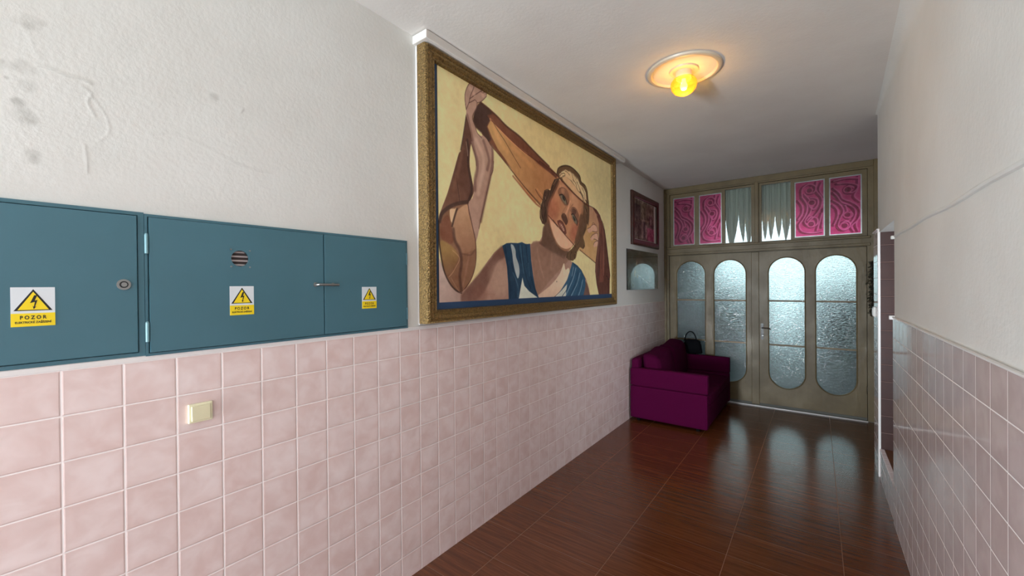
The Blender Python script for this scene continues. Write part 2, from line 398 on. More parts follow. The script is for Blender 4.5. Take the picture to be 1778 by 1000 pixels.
# ------------------------------------------------------------------ painting on a fine grid of vertices
def catmull(P, closed=True, k=5):
    n = len(P); o = []
    for i in range(n if closed else n-1):
        if closed: a, b, c, d = P[(i-1) % n], P[i], P[(i+1) % n], P[(i+2) % n]
        else: a, b, c, d = P[max(i-1, 0)], P[i], P[i+1], P[min(i+2, n-1)]
        for j in range(k):
            t = j/k
            o.append(tuple(.5*((2*b[q])+(-a[q]+c[q])*t+(2*a[q]-5*b[q]+4*c[q]-d[q])*t*t+(-a[q]+3*b[q]-3*c[q]+d[q])*t**3) for q in (0, 1)))
    if not closed: o.append(P[-1])
    return o
class Raster:
    def __init__(s, w, h, nx, ny, col):
        s.w, s.h, s.nx, s.ny = w, h, nx, ny
        s.u = np.linspace(0, w, nx, dtype=np.float32); s.v = np.linspace(0, h, ny, dtype=np.float32)
        s.a = np.zeros((ny, nx, 3), np.float32)+np.array(col, np.float32)
    def region(s, P, m):
        xs = [p[0] for p in P]; ys = [p[1] for p in P]
        i0 = int(np.searchsorted(s.u, min(xs)-m)); i1 = int(np.searchsorted(s.u, max(xs)+m))
        j0 = int(np.searchsorted(s.v, min(ys)-m)); j1 = int(np.searchsorted(s.v, max(ys)+m))
        return (slice(j0, j1), slice(i0, i1)), s.u[None, i0:i1], s.v[j0:j1, None]
    def segdist(s, P, closed, U, V):
        d = np.full(np.broadcast(U, V).shape, 1e12, np.float32); ins = np.zeros(d.shape, bool)
        n = len(P)
        for i in range(n if closed else n-1):
            ax, ay = P[i]; bx, by = P[(i+1) % n]; dx, dy = bx-ax, by-ay; L = dx*dx+dy*dy+1e-9
            t = np.clip(((U-ax)*dx+(V-ay)*dy)/L, 0, 1)
            d = np.minimum(d, (U-ax-t*dx)**2+(V-ay-t*dy)**2)
            if closed and ay != by:
                c = ((V < ay) != (V < by)); xc = ax+(V-ay)*dx/(by-ay); ins ^= (c & (U < xc))
        return np.sqrt(d), ins
    def blend(s, R, al, col):
        s.a[R] += (col-s.a[R])*al[..., None]
    def op(s, o):
        k = o[0]
        if k == 'f':
            _, P, col, soft, al, sm, g = o
            P = catmull(P, True, 4) if sm else P
            R, U, V = s.region(P, soft)
            d, ins = s.segdist(P, True, U, V)
            a = np.clip(.5+np.where(ins, d, -d)/max(soft, .1), 0, 1)*al
            c = np.array(col, np.float32)
            if g:
                c2, p, q = g; dx, dy = q[0]-p[0], q[1]-p[1]
                t = np.clip(((U-p[0])*dx+(V-p[1])*dy)/(dx*dx+dy*dy+1e-6), 0, 1)[..., None]
                c = c*(1-t)+np.array(c2, np.float32)*t
            s.blend(R, a, c)
        elif k == 's':
            _, P, col, w, al, soft = o
            P = catmull(P, False, 4) if len(P) > 2 else P
            R, U, V = s.region(P, w+soft)
            d, _i = s.segdist(P, False, U, V)
            s.blend(R, np.clip(.5+(w/2-d)/max(soft, .1), 0, 1)*al, np.array(col, np.float32))
        elif k == 'b':
            _, p, r, col, al = o
            R, U, V = s.region([p], r)
            t = np.clip(1-((U-p[0])**2+(V-p[1])**2)/(r*r), 0, 1)
            s.blend(R, t*t*(3-2*t)*al, np.array(col, np.float32))
    def mottle(s, amp, cell=40, seed=1):
        rg = np.random.RandomState(seed)
        for c, k in ((cell, .6), (cell/3, .3), (cell/9, .15)):
            gx, gy = int(s.w/c)+3, int(s.h/c)+3; g = rg.rand(gy, gx).astype(np.float32)-.5
            fu = s.u/c; fv = s.v/c; iu = fu.astype(int); iv = fv.astype(int); tu = (fu-iu)[None, :]; tv = (fv-iv)[:, None]
            G = lambda a, b: g[np.ix_(iv+a, iu+b)]
            n = G(0, 0)*(1-tu)*(1-tv)+G(0, 1)*tu*(1-tv)+G(1, 0)*(1-tu)*tv+G(1, 1)*tu*tv
            s.a += (n*amp*2*k)[..., None]
    def mesh(s, name, mat, place, parent, gain=1.0, label=None):
        """place(U, V) in metres -> X, Y, Z arrays"""
        U, V = np.meshgrid(s.u/1000, s.v/1000); X, Y, Z = place(U, V)
        o = np.array(parent.get('_o', (0, 0, 0))) if parent is not None else np.zeros(3)
        co = np.stack([X+0*U, Y+0*U, Z+0*U], -1).reshape(-1, 3)-o
        nx, ny = s.nx, s.ny
        i = (np.arange(ny-1)[:, None]*nx+np.arange(nx-1)[None, :]).ravel()
        q = np.stack([i, i+1, i+nx+1, i+nx], 1).astype(np.int32)
        me = bpy.data.meshes.new(name); me.vertices.add(len(co)); me.vertices.foreach_set('co', co.ravel().astype(np.float32))
        me.loops.add(q.size); me.loops.foreach_set('vertex_index', q.ravel())
        me.polygons.add(len(q)); me.polygons.foreach_set('loop_start', np.arange(0, q.size, 4, dtype=np.int32))
        me.update(calc_edges=True); me.validate()
        c = np.clip(s.a/255, 0, 1); c = np.where(c <= .04045, c/12.92, ((c+.055)/1.055)**2.4)*gain
        rgba = np.concatenate([np.clip(c, 0, 1), np.ones(c.shape[:2]+(1,))], -1)
        at = me.attributes.new('paint', 'FLOAT_COLOR', 'POINT'); at.data.foreach_set('color', rgba.ravel().astype(np.float32))
        me.materials.append(M[mat])
        ob = bpy.data.objects.new(name, me); COL.objects.link(ob)
        if parent is not None: ob.parent = parent; ob['_o'] = tuple(parent.get('_o', (0, 0, 0)))
        if label: ob['label'] = label
        return ob
# ================================================================== SETTING
YL = lambda a, b, h: (h, a, b)      # on a side wall: (y, z, distance from it)
XF = lambda a, b, h: (a, h, b)      # on the far wall: (x, z, y)
Y0, Y1 = -5.0, 6.95
structure('floor', box(nb(), 0, 2.62, Y0, 6.80, -.12, 0), 'floor', 'dark brown wood-look floor tiles of the corridor')
structure('ceiling', box(nb(), -.2, 2.75, Y0, Y1, CZ, CZ+.15), 'ceiling')
bm = nb(); box(bm, -.2, -.006, Y0, Y1, -.1, CZ)
for a0, a1, b0, b1 in ((Y0, -.3, 0, CZ), (-.3, 1.64, 0, 2.03), (1.64, 6.80, 0, CZ)):
    bm.faces.new([bm.verts.new((0, a, b)) for a, b in rect(a0, a1, b0, b1)])
structure('wall_left', bm, 'plaster')
CRACKS = [([(361, 563), (390, 565), (414, 562)], 12, 0.35), ([(414, 562), (419, 538), (426, 502), (439, 473)], 10, 0.25), ([(433, 449), (458, 450), (492, 443), (531, 444), (554, 436)], 7, 0.8), ([(530, 421), (554, 401), (544, 373), (562, 328)], 5, 0.6), ([(554, 393), (589, 337), (595, 279), (570, 246)], 5, 0.4), ([(536, 220), (540, 179), (542, 129)], 5, 0.6), ([(700, 305), (772, 331), (850, 315), (899, 298), (1026, 256), (1126, 256)], 9, 0.3), ([(1006, 491), (1016, 508)], 5, 0.8), ([(1615, 1149), (1919, 1195)], 6, 0.15)]
STAINS = [((424, 578), 30, 0.35), ((415, 561), 16, 0.3), ((390, 317), 14, 0.8), ((395, 315), 20, 0.5), ((399, 298), 26, 0.3), ((406, 273), 34, 0.55), ((416, 265), 26, 0.4), ((412, 372), 26, 0.35), ((408, 430), 30, 0.25), ((423, 162), 20, 0.4), ((425, 143), 18, 0.4), ((371, 382), 8, 0.7), ((364, 430), 9, 0.7), ((911, 519), 22, 0.3), ((360, 417), 16, 0.3), ((449, 588), 12, 0.3), ((383, 422), 20, 0.25)]

def marked_wall():
    w, h = 1940, 1277; r = Raster(w, h, 486, 320, (0, 0, 0))
    for p, wd, a in CRACKS:
        r.op(('s', p, (18, 255, 0), wd, a, wd*1.2)); r.op(('s', [(x+3, y-5) for x, y in p], (120, 255, 0), 3, a*.6, 4))
    for p, rad, a in STAINS: r.op(('b', p, rad, (150, 0, 0), a*1.0))
    n = Raster(w, h, 486, 320, (128, 0, 0)); n.mottle(160, 90, 3); k = np.clip(n.a[..., 0]/128, 0, 2)
    st = np.clip(r.a[..., 0]*k/255, 0, 1); ht = r.a[..., 1]/255*.0014
    s = Raster(w, h, 486, 320, (0, 0, 0))
    o = s.mesh('wall_left', 'plaster_marked', lambda U, V: (ht-.003*(0), U-.3, V+2.03), None)
    at = o.data.attributes.new('stain', 'FLOAT', 'POINT'); at.data.foreach_set('value', st.ravel().astype(np.float32))
    for p in o.data.polygons: p.use_smooth = True
    o['kind'] = 'structure'
marked_wall()
structure('trim_1', box(nb(), 0, .008, Y0, 6.80, 0, 1.494), 'tile_left', 'pink tiled dado of the left wall')
bm = nb(); box(bm, 0, .011, Y0, 4.75, 1.494, 1.515, .003)
structure('trim_2', bm, 'white_paint', 'white plaster edge above the left tiles')
# right wall with its side opening
bm = nb()
box(bm, RX, 2.75, Y0, 4.04, 0, CZ); box(bm, RX, 2.75, 4.04, 5.02, 2.215, CZ); box(bm, RX+.001, 2.75, 4.935, 5.02, 0, 2.215)
rows = []
for y, rad in ((Y0, .15), (0, .15), (2.5, .10), (4.2, .04), (5.02, .015)):
    rows.append([bm.verts.new((RX-rad*(1-math.cos(a*math.pi/16)), y, CZ-rad*(1-math.sin(a*math.pi/16)))) for a in range(9)])
for A, B in zip(rows, rows[1:]):
    for i in range(8): bm.faces.new((A[i], A[i+1], B[i+1], B[i]))
structure('wall_right', bm, 'plaster', smooth=30)
structure('trim_3', box(nb(), RX-.009, RX, Y0, 4.045, 0, 1.502), 'tile_right', 'glossy pink tiled dado of the right wall')
bm = nb(); box(bm, RX-.016, RX, Y0, 4.05, 1.502, 1.509, .002); box(bm, RX-.03, RX+.004, 4.035, 4.062, 1.487, 1.517, .005)
structure('trim_4', bm, 'white_paint', 'white bead on top of the right tiles')
bm = nb(); tube(bm, [(RX-.001, y, 2.088+.006*math.sin(y*2.3)+.004*math.sin(y*7)) for y in [Y0+i*.13 for i in range(72)] if y < 4.03], .011, 8)
box(bm, RX-.02, RX+.002, 4.02, 4.055, 2.075, 2.10, .005)
structure('trim_5', bm, 'plaster', 'plastered-over cable ridge on the right wall', smooth=40)
# side opening: brown tiled stair lobby with a raised wooden step
structure('wall_stair_far', box(nb(), RX+.004, 3.6, 4.93, 4.936, .25, 2.215), 'tile_brown')
structure('wall_stair_near', box(nb(), RX+.01, 3.6, 4.03, 4.042, 0, 2.215), 'tile_brown')
structure('wall_stair_back', box(nb(), 3.6, 3.7, 4.03, 4.94, 0, 2.3), 'tile_brown')
structure('ceiling_stair', box(nb(), 2.75, 3.7, 4.03, 4.94, 2.215, 2.3), 'ceiling')
structure('floor_stair', box(nb(), RX+.02, 3.6, 4.04, 4.935, .0, .252), 'step_wood', 'brown raised step inside the side opening')
bm = nb(); box(bm, RX-.004, RX+.021, 4.045, 4.93, 0, .225); box(bm, RX-.006, RX+.03, 4.045, 4.93, .225, .256, .004)
structure('trim_6', bm, 'tile_right', 'tiled riser of the raised step')
structure('trim_7', box(nb(), RX-.012, RX+.006, 4.925, 4.948, 0, 2.245, .003), 'white_paint', 'white corner bead of the side opening')
bm = nb(); box(bm, RX-.008, 2.56, 4.948, 5.29, 0, 2.235)
structure('wall_pier', bm, 'tile_right', 'glossy tiled pier beside the double door')
structure('trim_8', box(nb(), RX-.016, 2.565, 4.948, 5.30, 2.235, 2.25, .003), 'white_paint')
structure('wall_right_far', box(nb(), 2.60, 2.75, 5.02, Y1, 0, CZ), 'tile_brown')
# ================================================================== DOUBLE DOOR AND TRANSOM
bm = nb()
plate(bm, rect(.002, 2.60, .003, CZ-.002), [rect(.072, 2.497, .004, 2.225), rect(.085, 1.270, 2.345, 3.205), rect(1.325, 2.505, 2.345, 3.205)], XF, 6.80, 6.90)
plate(bm, rect(.002, 2.60, .003, CZ-.002), [rect(.092, 2.477, .015, 2.205), rect(.103, 1.252, 2.363, 3.187), rect(1.343, 2.487, 2.363, 3.187)], XF, 6.868, 6.90)
box(bm, .002, .035, 6.775, 6.80, .003, CZ-.004, .004); box(bm, 2.56, 2.60, 6.775, 6.80, .003, CZ-.004, .004)
box(bm, .035, 2.56, 6.785, 6.80, 3.225, CZ-.004, .004); box(bm, .05, 2.53, 6.765, 6.80, 2.325, 2.352, .006)
box(bm, .05, 2.53, 6.78, 6.80, 2.232, 2.262, .005); box(bm, 1.275, 1.32, 6.785, 6.80, 2.352, 3.225, .004)
structure('trim_9', bm, 'door', 'olive painted frame of the double door and transom')
structure('trim_10', box(nb(), .072, 2.50, 6.77, 6.80, 0, .012, .003), 'aluminium', 'pale metal threshold strip under the double door')
def leaf(name, x0, x1, holes, label):
    bm = nb(); hs = [stadium(*h) for h in holes]
    plate(bm, rect(x0, x1, .045, 2.218), hs, XF, 6.815, 6.857)
    for h in holes:        # moulded bead round each glazed opening
        p = stadium(h[0]-.004, h[1]+.004, h[2]-.004, h[3]+.004, 24)
        tube(bm, [(a, 6.814, b) for a, b in p], .007, 8, closed=True)
    d = structure(name, bm, 'door', label, smooth=35)
    obj('door_sweep', box(nb(), x0, x1, 6.808, 6.85, .014, .045), 'rubber', d, label='dark grey sweep along the bottom edge')
    for h in holes:
        bm = nb(); p = stadium(h[0]-.008, h[1]+.008, h[2]-.008, h[3]+.008, 24)
        plate(bm, p, [], XF, 6.832, 6.838)
        obj('glass_pane', bm, 'frosted', d)
        for z in (1.515, .893):
            obj('glazing_bar', box(nb(), h[0], h[1], 6.818, 6.850, z-.011, z+.011, .003), 'door', d)
    return d
d1 = leaf('door_1', .078, 1.262, [(.190, .605, .29, 2.12), (.732, 1.155, .30, 2.12)], 'left leaf of the olive double door, behind the purple sofa')
bm = nb(); box(bm, 1.225, 1.322, 6.800, 6.8145, .02, 2.218, .005); obj('cover_strip', bm, 'door', d1)
d2 = leaf('door_2', 1.318, 2.492, [(1.440, 1.855, .292, 2.121), (1.977, 2.392, .287, 2.125)], 'right leaf of the olive double door, with the handle')
bm = nb(); plate(bm, stadium(1.343, 1.373, .957, 1.192, 8), [], XF, 6.806, 6.815)
h = obj('handle_plate', bm, 'dark_metal', d2)
bm = nb(); tube(bm, [(1.358, 6.808, 1.125), (1.358, 6.775, 1.125), (1.37, 6.768, 1.125), (1.42, 6.766, 1.124), (1.465, 6.770, 1.120)], .008, 8)
obj('lever', bm, 'dark_metal', h, True)
bm = nb(); tube(bm, [(1.358, 6.808, 1.02), (1.358, 6.785, 1.02)], .006, 8); box(bm, 1.348, 1.382, 6.778, 6.786, 1.012, 1.028, .003)
obj('key', bm, 'steel', h, True)
for z in (.35, 1.9):
    bm = nb(); tube(bm, [(2.497, 6.808, z), (2.497, 6.808, z+.10)], .008, 8); obj('hinge', bm, 'dark_metal', d2, True)
# swirling pink window films (two designs)
SWA = [[(60, 700), (180, 690), (290, 640), (250, 560), (170, 560), (150, 610), (190, 650), (240, 620)],
       [(20, 640), (90, 560), (120, 480), (220, 420), (300, 340), (320, 240), (270, 120), (290, 20)],
       [(15, 580), (60, 520), (110, 430), (200, 380), (260, 300), (250, 200), (200, 110)],
       [(10, 470), (90, 400), (130, 300), (90, 200), (70, 100), (120, 40), (190, 70), (200, 130), (150, 160), (100, 130)],
       [(10, 400), (60, 330), (60, 220), (20, 120)], [(150, 380), (170, 300), (150, 240), (190, 200), (230, 240), (210, 290)],
       [(300, 760), (290, 600), (250, 500), (310, 420)], [(240, 20), (220, 90), (300, 180), (320, 300)], [(20, 740), (160, 760), (300, 740)]]
DOTA = [(195, 605, 34), (190, 255, 30), (155, 105, 32)]
SWB = [[(60, 560), (60, 680), (140, 740), (220, 700), (210, 620), (140, 610), (130, 660), (170, 690)],
       [(60, 560), (120, 440), (110, 320), (60, 220), (20, 150), (60, 60), (180, 30), (300, 40)],
       [(10, 520), (60, 430), (60, 320), (10, 240)],
       [(90, 600), (170, 470), (160, 330), (90, 200), (160, 120), (240, 150), (240, 230), (170, 260), (120, 210)],
       [(240, 760), (230, 640), (300, 520), (290, 400), (220, 280), (140, 200)], [(300, 740), (270, 640), (320, 540)],
       [(160, 540), (240, 520), (250, 440), (200, 370), (150, 420), (170, 470)], [(300, 300), (270, 180), (240, 60)], [(320, 360), (300, 100)]]
DOTB = [(165, 655, 30), (195, 475, 32), (185, 165, 32)]
def film(parent, x0, x1, z0, z1, sw, dots, dark=0):
    w, h = (x1-x0)*1000, (z1-z0)*1000
    r = Raster(w, h, 110, 250, (212, 50, 118)); sx, sy = (w-44)/330, (h-44)/780
    tr = lambda p: [(22+x*sx, 22+y*sy) for x, y in p]
    for p in sw:
        q = tr(p); r.op(('s', q, (140, 8, 60), 34, .95, 5)); 
    for p in sw: r.op(('s', tr([(x+20, y+8) for x, y in p]), (232, 96, 156), 16, .85, 4))
    for x, y, rd in dots:
        q = circ(22+x*sx, 22+y*sy, rd, 16); r.op(('f', circ(22+x*sx, 22+y*sy, rd+14, 16), (222, 72, 134), 4, 1, 0, None)); r.op(('f', q, (136, 8, 58), 4, 1, 0, None))
    b = 17
    for q in (rect(-9, b, -9, h+9), rect(w-b, w+9, -9, h+9), rect(-9, w+9, -9, b), rect(-9, w+9, h-b, h+9)): r.op(('f', q, (226, 226, 224), 2, 1, 0, None))
    r.mottle(26, 60, 5)
    o = r.mesh('ornamental_film', 'film', lambda U, V: (U+x0, 6.842, V+z0), parent, label='pink film with swirling ribbons and a white border')
    m = o.modifiers.new('thickness', 'SOLIDIFY'); m.thickness = .004; m.offset = 0
def transom(name, x0, x1, panes, label):
    bm = nb(); plate(bm, rect(x0, x1, 2.348, 3.202), [rect(a, b, c, d) for a, b, c, d, k in panes], XF, 6.825, 6.865)
    w = structure(name, bm, 'door', label)
    for a, b, c, d, k in panes:
        if k: film(w, a-.004, b+.004, c-.004, d+.004, *((SWA, DOTA) if k == 'A' else (SWB, DOTB)))
        else: obj('glass_pane', box(nb(), a-.004, b+.004, 6.840, 6.845, c-.004, d+.004), 'clear_glass', w)
    return w
transom('window_1', .088, 1.267, [(.133, .457, 2.385, 3.145, 'A'), (.520, .840, 2.378, 3.145, 'B'), (.888, 1.228, 2.374, 3.172, 0)], 'left transom sash: two pink swirl panes and one curtained pane')
transom('window_2', 1.328, 2.502, [(1.356, 1.702, 2.368, 3.175, 0), (1.745, 2.076, 2.390, 3.150, 'B'), (2.121, 2.452, 2.390, 3.150, 'A')], 'right transom sash: one curtained pane and two pink swirl panes')
def curtain(x0, x1, spikes, label):
    bm = nb(); nx, nz = 120, 24; w = x1-x0; rows = []
    for i in range(nx+1):
        u = i/nx; x = x0+w*u
        hem = 2.372+sum(h*max(0, 1-(abs(u-c)/hw)**.62) for c, h, hw in spikes)
        y = 6.905+.012*math.sin(u*31)+.006*math.sin(u*67+1)
        rows.append([bm.verts.new((x, y, hem+(3.20-hem)*k/nz)) for k in range(nz+1)])
    for A, B in zip(rows, rows[1:]):
        for k in range(nz): bm.faces.new((A[k], B[k], B[k+1], A[k+1]))
    o = obj('net_curtain', bm, 'curtain', None, True); o['label'] = label; o['category'] = 'curtain'; o['group'] = 'net curtains behind the transom'
    m = o.modifiers.new('cloth_thickness', 'SOLIDIFY'); m.thickness = .002
curtain(.87, 1.26, [(.03, .40, .13), (.47, .46, .16), (.70, .34, .07), (.97, .40, .12)], 'grey net curtain with pointed hem behind the transom pane left of centre')
curtain(1.33, 1.72, [(.05, .42, .11), (.25, .30, .10), (.47, .40, .13), (.68, .36, .10), (.93, .34, .12)], 'grey net curtain with pointed hem behind the transom pane right of centre')
# courtyard passage seen through the glass
structure('wall_passage_left', box(nb(), -.75, -.5, 6.96, 13.5, 0, 3.85), 'concrete')
structure('wall_passage_right', box(nb(), 3.3, 3.5, 6.96, 13.5, 0, 3.85), 'concrete')
structure('ceiling_passage', box(nb(), -.75, 3.5, 6.96, 13.5, 3.85, 4.0), 'concrete')
structure('floor_passage', box(nb(), -3, 6, 6.91, 20, -.12, -.02), 'ground')
bm = nb(); box(bm, -.5, .9, 13.3, 13.5, -.02, 1.75); box(bm, 1.71, 3.3, 13.3, 13.5, -.02, 1.75); box(bm, 1.45, 3.3, 13.3, 13.5, 3.31, 3.85)
structure('wall_passage_far', bm, 'concrete')
# ================================================================== CABINETS ON THE LEFT WALL
GC = 'electrical cabinets sunk in the left wall'
c1 = thing('electrical_cabinet', 'teal metal cabinet at the left edge, single door with a round lock', 'cabinet', (0, .1, 1.52))
bm = nb(); plate(bm, rect(-.42, .383, 1.515, 2.04), [rect(-.40, .366, 1.528, 2.028)], YL, 0, .014); box(bm, .0005, .003, -.40, .37, 1.525, 2.03)
obj('frame', bm, 'teal', c1)
d = obj('door', box(nb(), .004, .020, -.397, .363, 1.531, 2.025, .002), 'teal', c1)
bm = nb(); tube(bm, [(.020, .326, 1.776), (.024, .326, 1.776)], .019, 24)
lk = obj('lock', bm, 'steel', d, 40); bm = nb(); tube(bm, [(.0241, .326, 1.776), (.0252, .326, 1.776)], .012, 20); obj('lock_rim', bm, 'black', c1, 40)
bm = nb(); tube(bm, [(.0253, .326, 1.776), (.029, .326, 1.776)], .008, 16); obj('lock_core', bm, 'steel', c1, 40)
c2 = thing('electrical_cabinet', 'long teal metal cabinet with two doors joined by a bar handle', 'cabinet', (0, .98, 1.52))
bm = nb(); plate(bm, rect(.384, 1.580, 1.512, 2.036), [rect(.392, 1.568, 1.522, 2.026)], YL, 0, .016); box(bm, .0005, .003, .39, 1.57, 1.52, 2.03)
obj('frame', bm, 'teal', c2)
bm = nb(); plate(bm, rect(.396, 1.0555, 1.525, 2.024), [circ(.691, 1.886, .034)], YL, .010, .023)
da = obj('door', bm, 'teal', c2)
db = obj('door', box(nb(), .010, .023, 1.0605, 1.565, 1.525, 2.024, .002), 'teal', c2)
bm = nb(); plate(bm, circ(.691, 1.886, .038), [], YL, .0035, .005); obj('vent_recess', bm, 'vent_dark', da)
bm = nb()
for k in range(4):
    z = 1.886-.027+k*.018; hw = math.sqrt(max(.0001, .034**2-(z-1.886)**2)); box(bm, .005, .011, .691-hw, .691+hw, z-.0035, z+.0035)
obj('ventilation_louvre', bm, 'vent_rust', da, label='round louvred vent with rusty slats')
for a, b in ((.656, 1.923), (.727, 1.921), (.657, 1.851), (.727, 1.850)):
    bm = nb(); tube(bm, [(.023, a, b), (.0255, a, b)], .0035, 10); obj('screw', bm, 'steel', da)
for z in (1.925, 1.600):
    bm = nb(); tube(bm, [(.018, .389, z-.035), (.018, .389, z+.035)], .006, 10); box(bm, .014, .020, .385, .393, z, z+.04, .002)
    obj('hinge', bm, 'teal_light', c2, 40, 'lighter blue door hinge')
    bm = nb(); tube(bm, [(.018, 1.572, z-.035), (.018, 1.572, z+.035)], .006, 10); obj('hinge', bm, 'teal', c2, 40)
bm = nb(); tube(bm, [(.023, 1.014, 1.774), (.040, 1.014, 1.774), (.048, 1.020, 1.774), (.050, 1.04, 1.7735), (.050, 1.09, 1.7725), (.047, 1.122, 1.772)], .0062, 10)
tube(bm, [(.023, 1.103, 1.774), (.048, 1.103, 1.774)], .005, 10); tube(bm, [(.023, 1.014, 1.774), (.026, 1.014, 1.774)], .011, 16); tube(bm, [(.023, 1.103, 1.774), (.026, 1.103, 1.774)], .009, 16)
obj('bar_handle', bm, 'steel', c2, 40, 'steel bar handle bridging both doors')
def sticker(y0, y1, z0, z1, x, label):
    t = thing('warning_sticker', label, 'sticker', (x, (y0+y1)/2, z0), 'yellow electrical warning stickers'); w = y1-y0; h = z1-z0; cy = (y0+y1)/2
    obj('backing', box(nb(), x, x+.0006, y0, y1, z0, z1), 'sticker_white', t)
    obj('caption_panel', box(nb(), x+.0006, x+.0009, y0, y1, z0, z0+h*.335), 'sticker_yellow', t)
    tri = lambda s: [(cy-w*.44*s, z0+h*(.40+.05*(1-s)*2.2)), (cy+w*.44*s, z0+h*(.40+.05*(1-s)*2.2)), (cy, z0+h*(.95-(1-s)*.32))]
    bm = nb(); plate(bm, tri(1), [], YL, x+.0006, x+.0009); obj('warning_triangle_border', bm, 'black', t)
    bm = nb(); plate(bm, tri(.80), [], YL, x+.0009, x+.0012); obj('warning_triangle', bm, 'sticker_yellow', t)
    bolt = [(.02, .80), (.09, .80), (.03, .66), (.095, .68), (.035, .50), (.07, .515), (.005, .44), (-.015, .53), (.01, .505), (.035, .63), (-.075, .60)]
    bm = nb(); plate(bm, [(cy+a*w, z0+h*(b-.005)) for a, b in bolt], [], YL, x+.0012, x+.0015); obj('lightning_bolt', bm, 'black', t)
    P = lambda zz: (lambda a, b, e: (x+.0010+e, cy+a, zz+b))
    obj('lettering', text_mesh('P O Z O R', w*.17, P(z0+h*.185), width=w*.60), 'black', t)
    obj('lettering', text_mesh('ELEKTRICKÉ ZAŘÍZENÍ', w*.095, P(z0+h*.08), width=w*.82), 'black', t)
sticker(.072, .163, 1.646, 1.768, .020, 'POZOR lightning warning sticker on the leftmost cabinet door, largest in view')
sticker(.650, .741, 1.646, 1.768, .023, 'POZOR lightning warning sticker below the round vent, middle of three')
sticker(1.268, 1.358, 1.643, 1.761, .023, 'POZOR lightning warning sticker on the cabinet door nearest the painting')
t = thing('light_switch', 'cream rocker light switch on the pink tiles below the cabinet', 'switch', (.008, .547, 1.23))
obj('plate', box(nb(), .008, .020, .507, .587, 1.228, 1.303, .003), 'cream', t)
obj('rocker', box(nb(), .019, .026, .516, .578, 1.236, 1.295, .002), 'cream_dark', t)
t = thing('light_switch', 'small white light switch on the glossy tiled pier by the double door', 'switch', (2.432, 5.15, 1.44))
obj('plate', box(nb(), 2.412, 2.432, 5.10, 5.18, 1.44, 1.53, .004), 'white_plastic', t)
obj('rocker', box(nb(), 2.407, 2.413, 5.112, 5.168, 1.452, 1.518, .002), 'white_plastic', t)
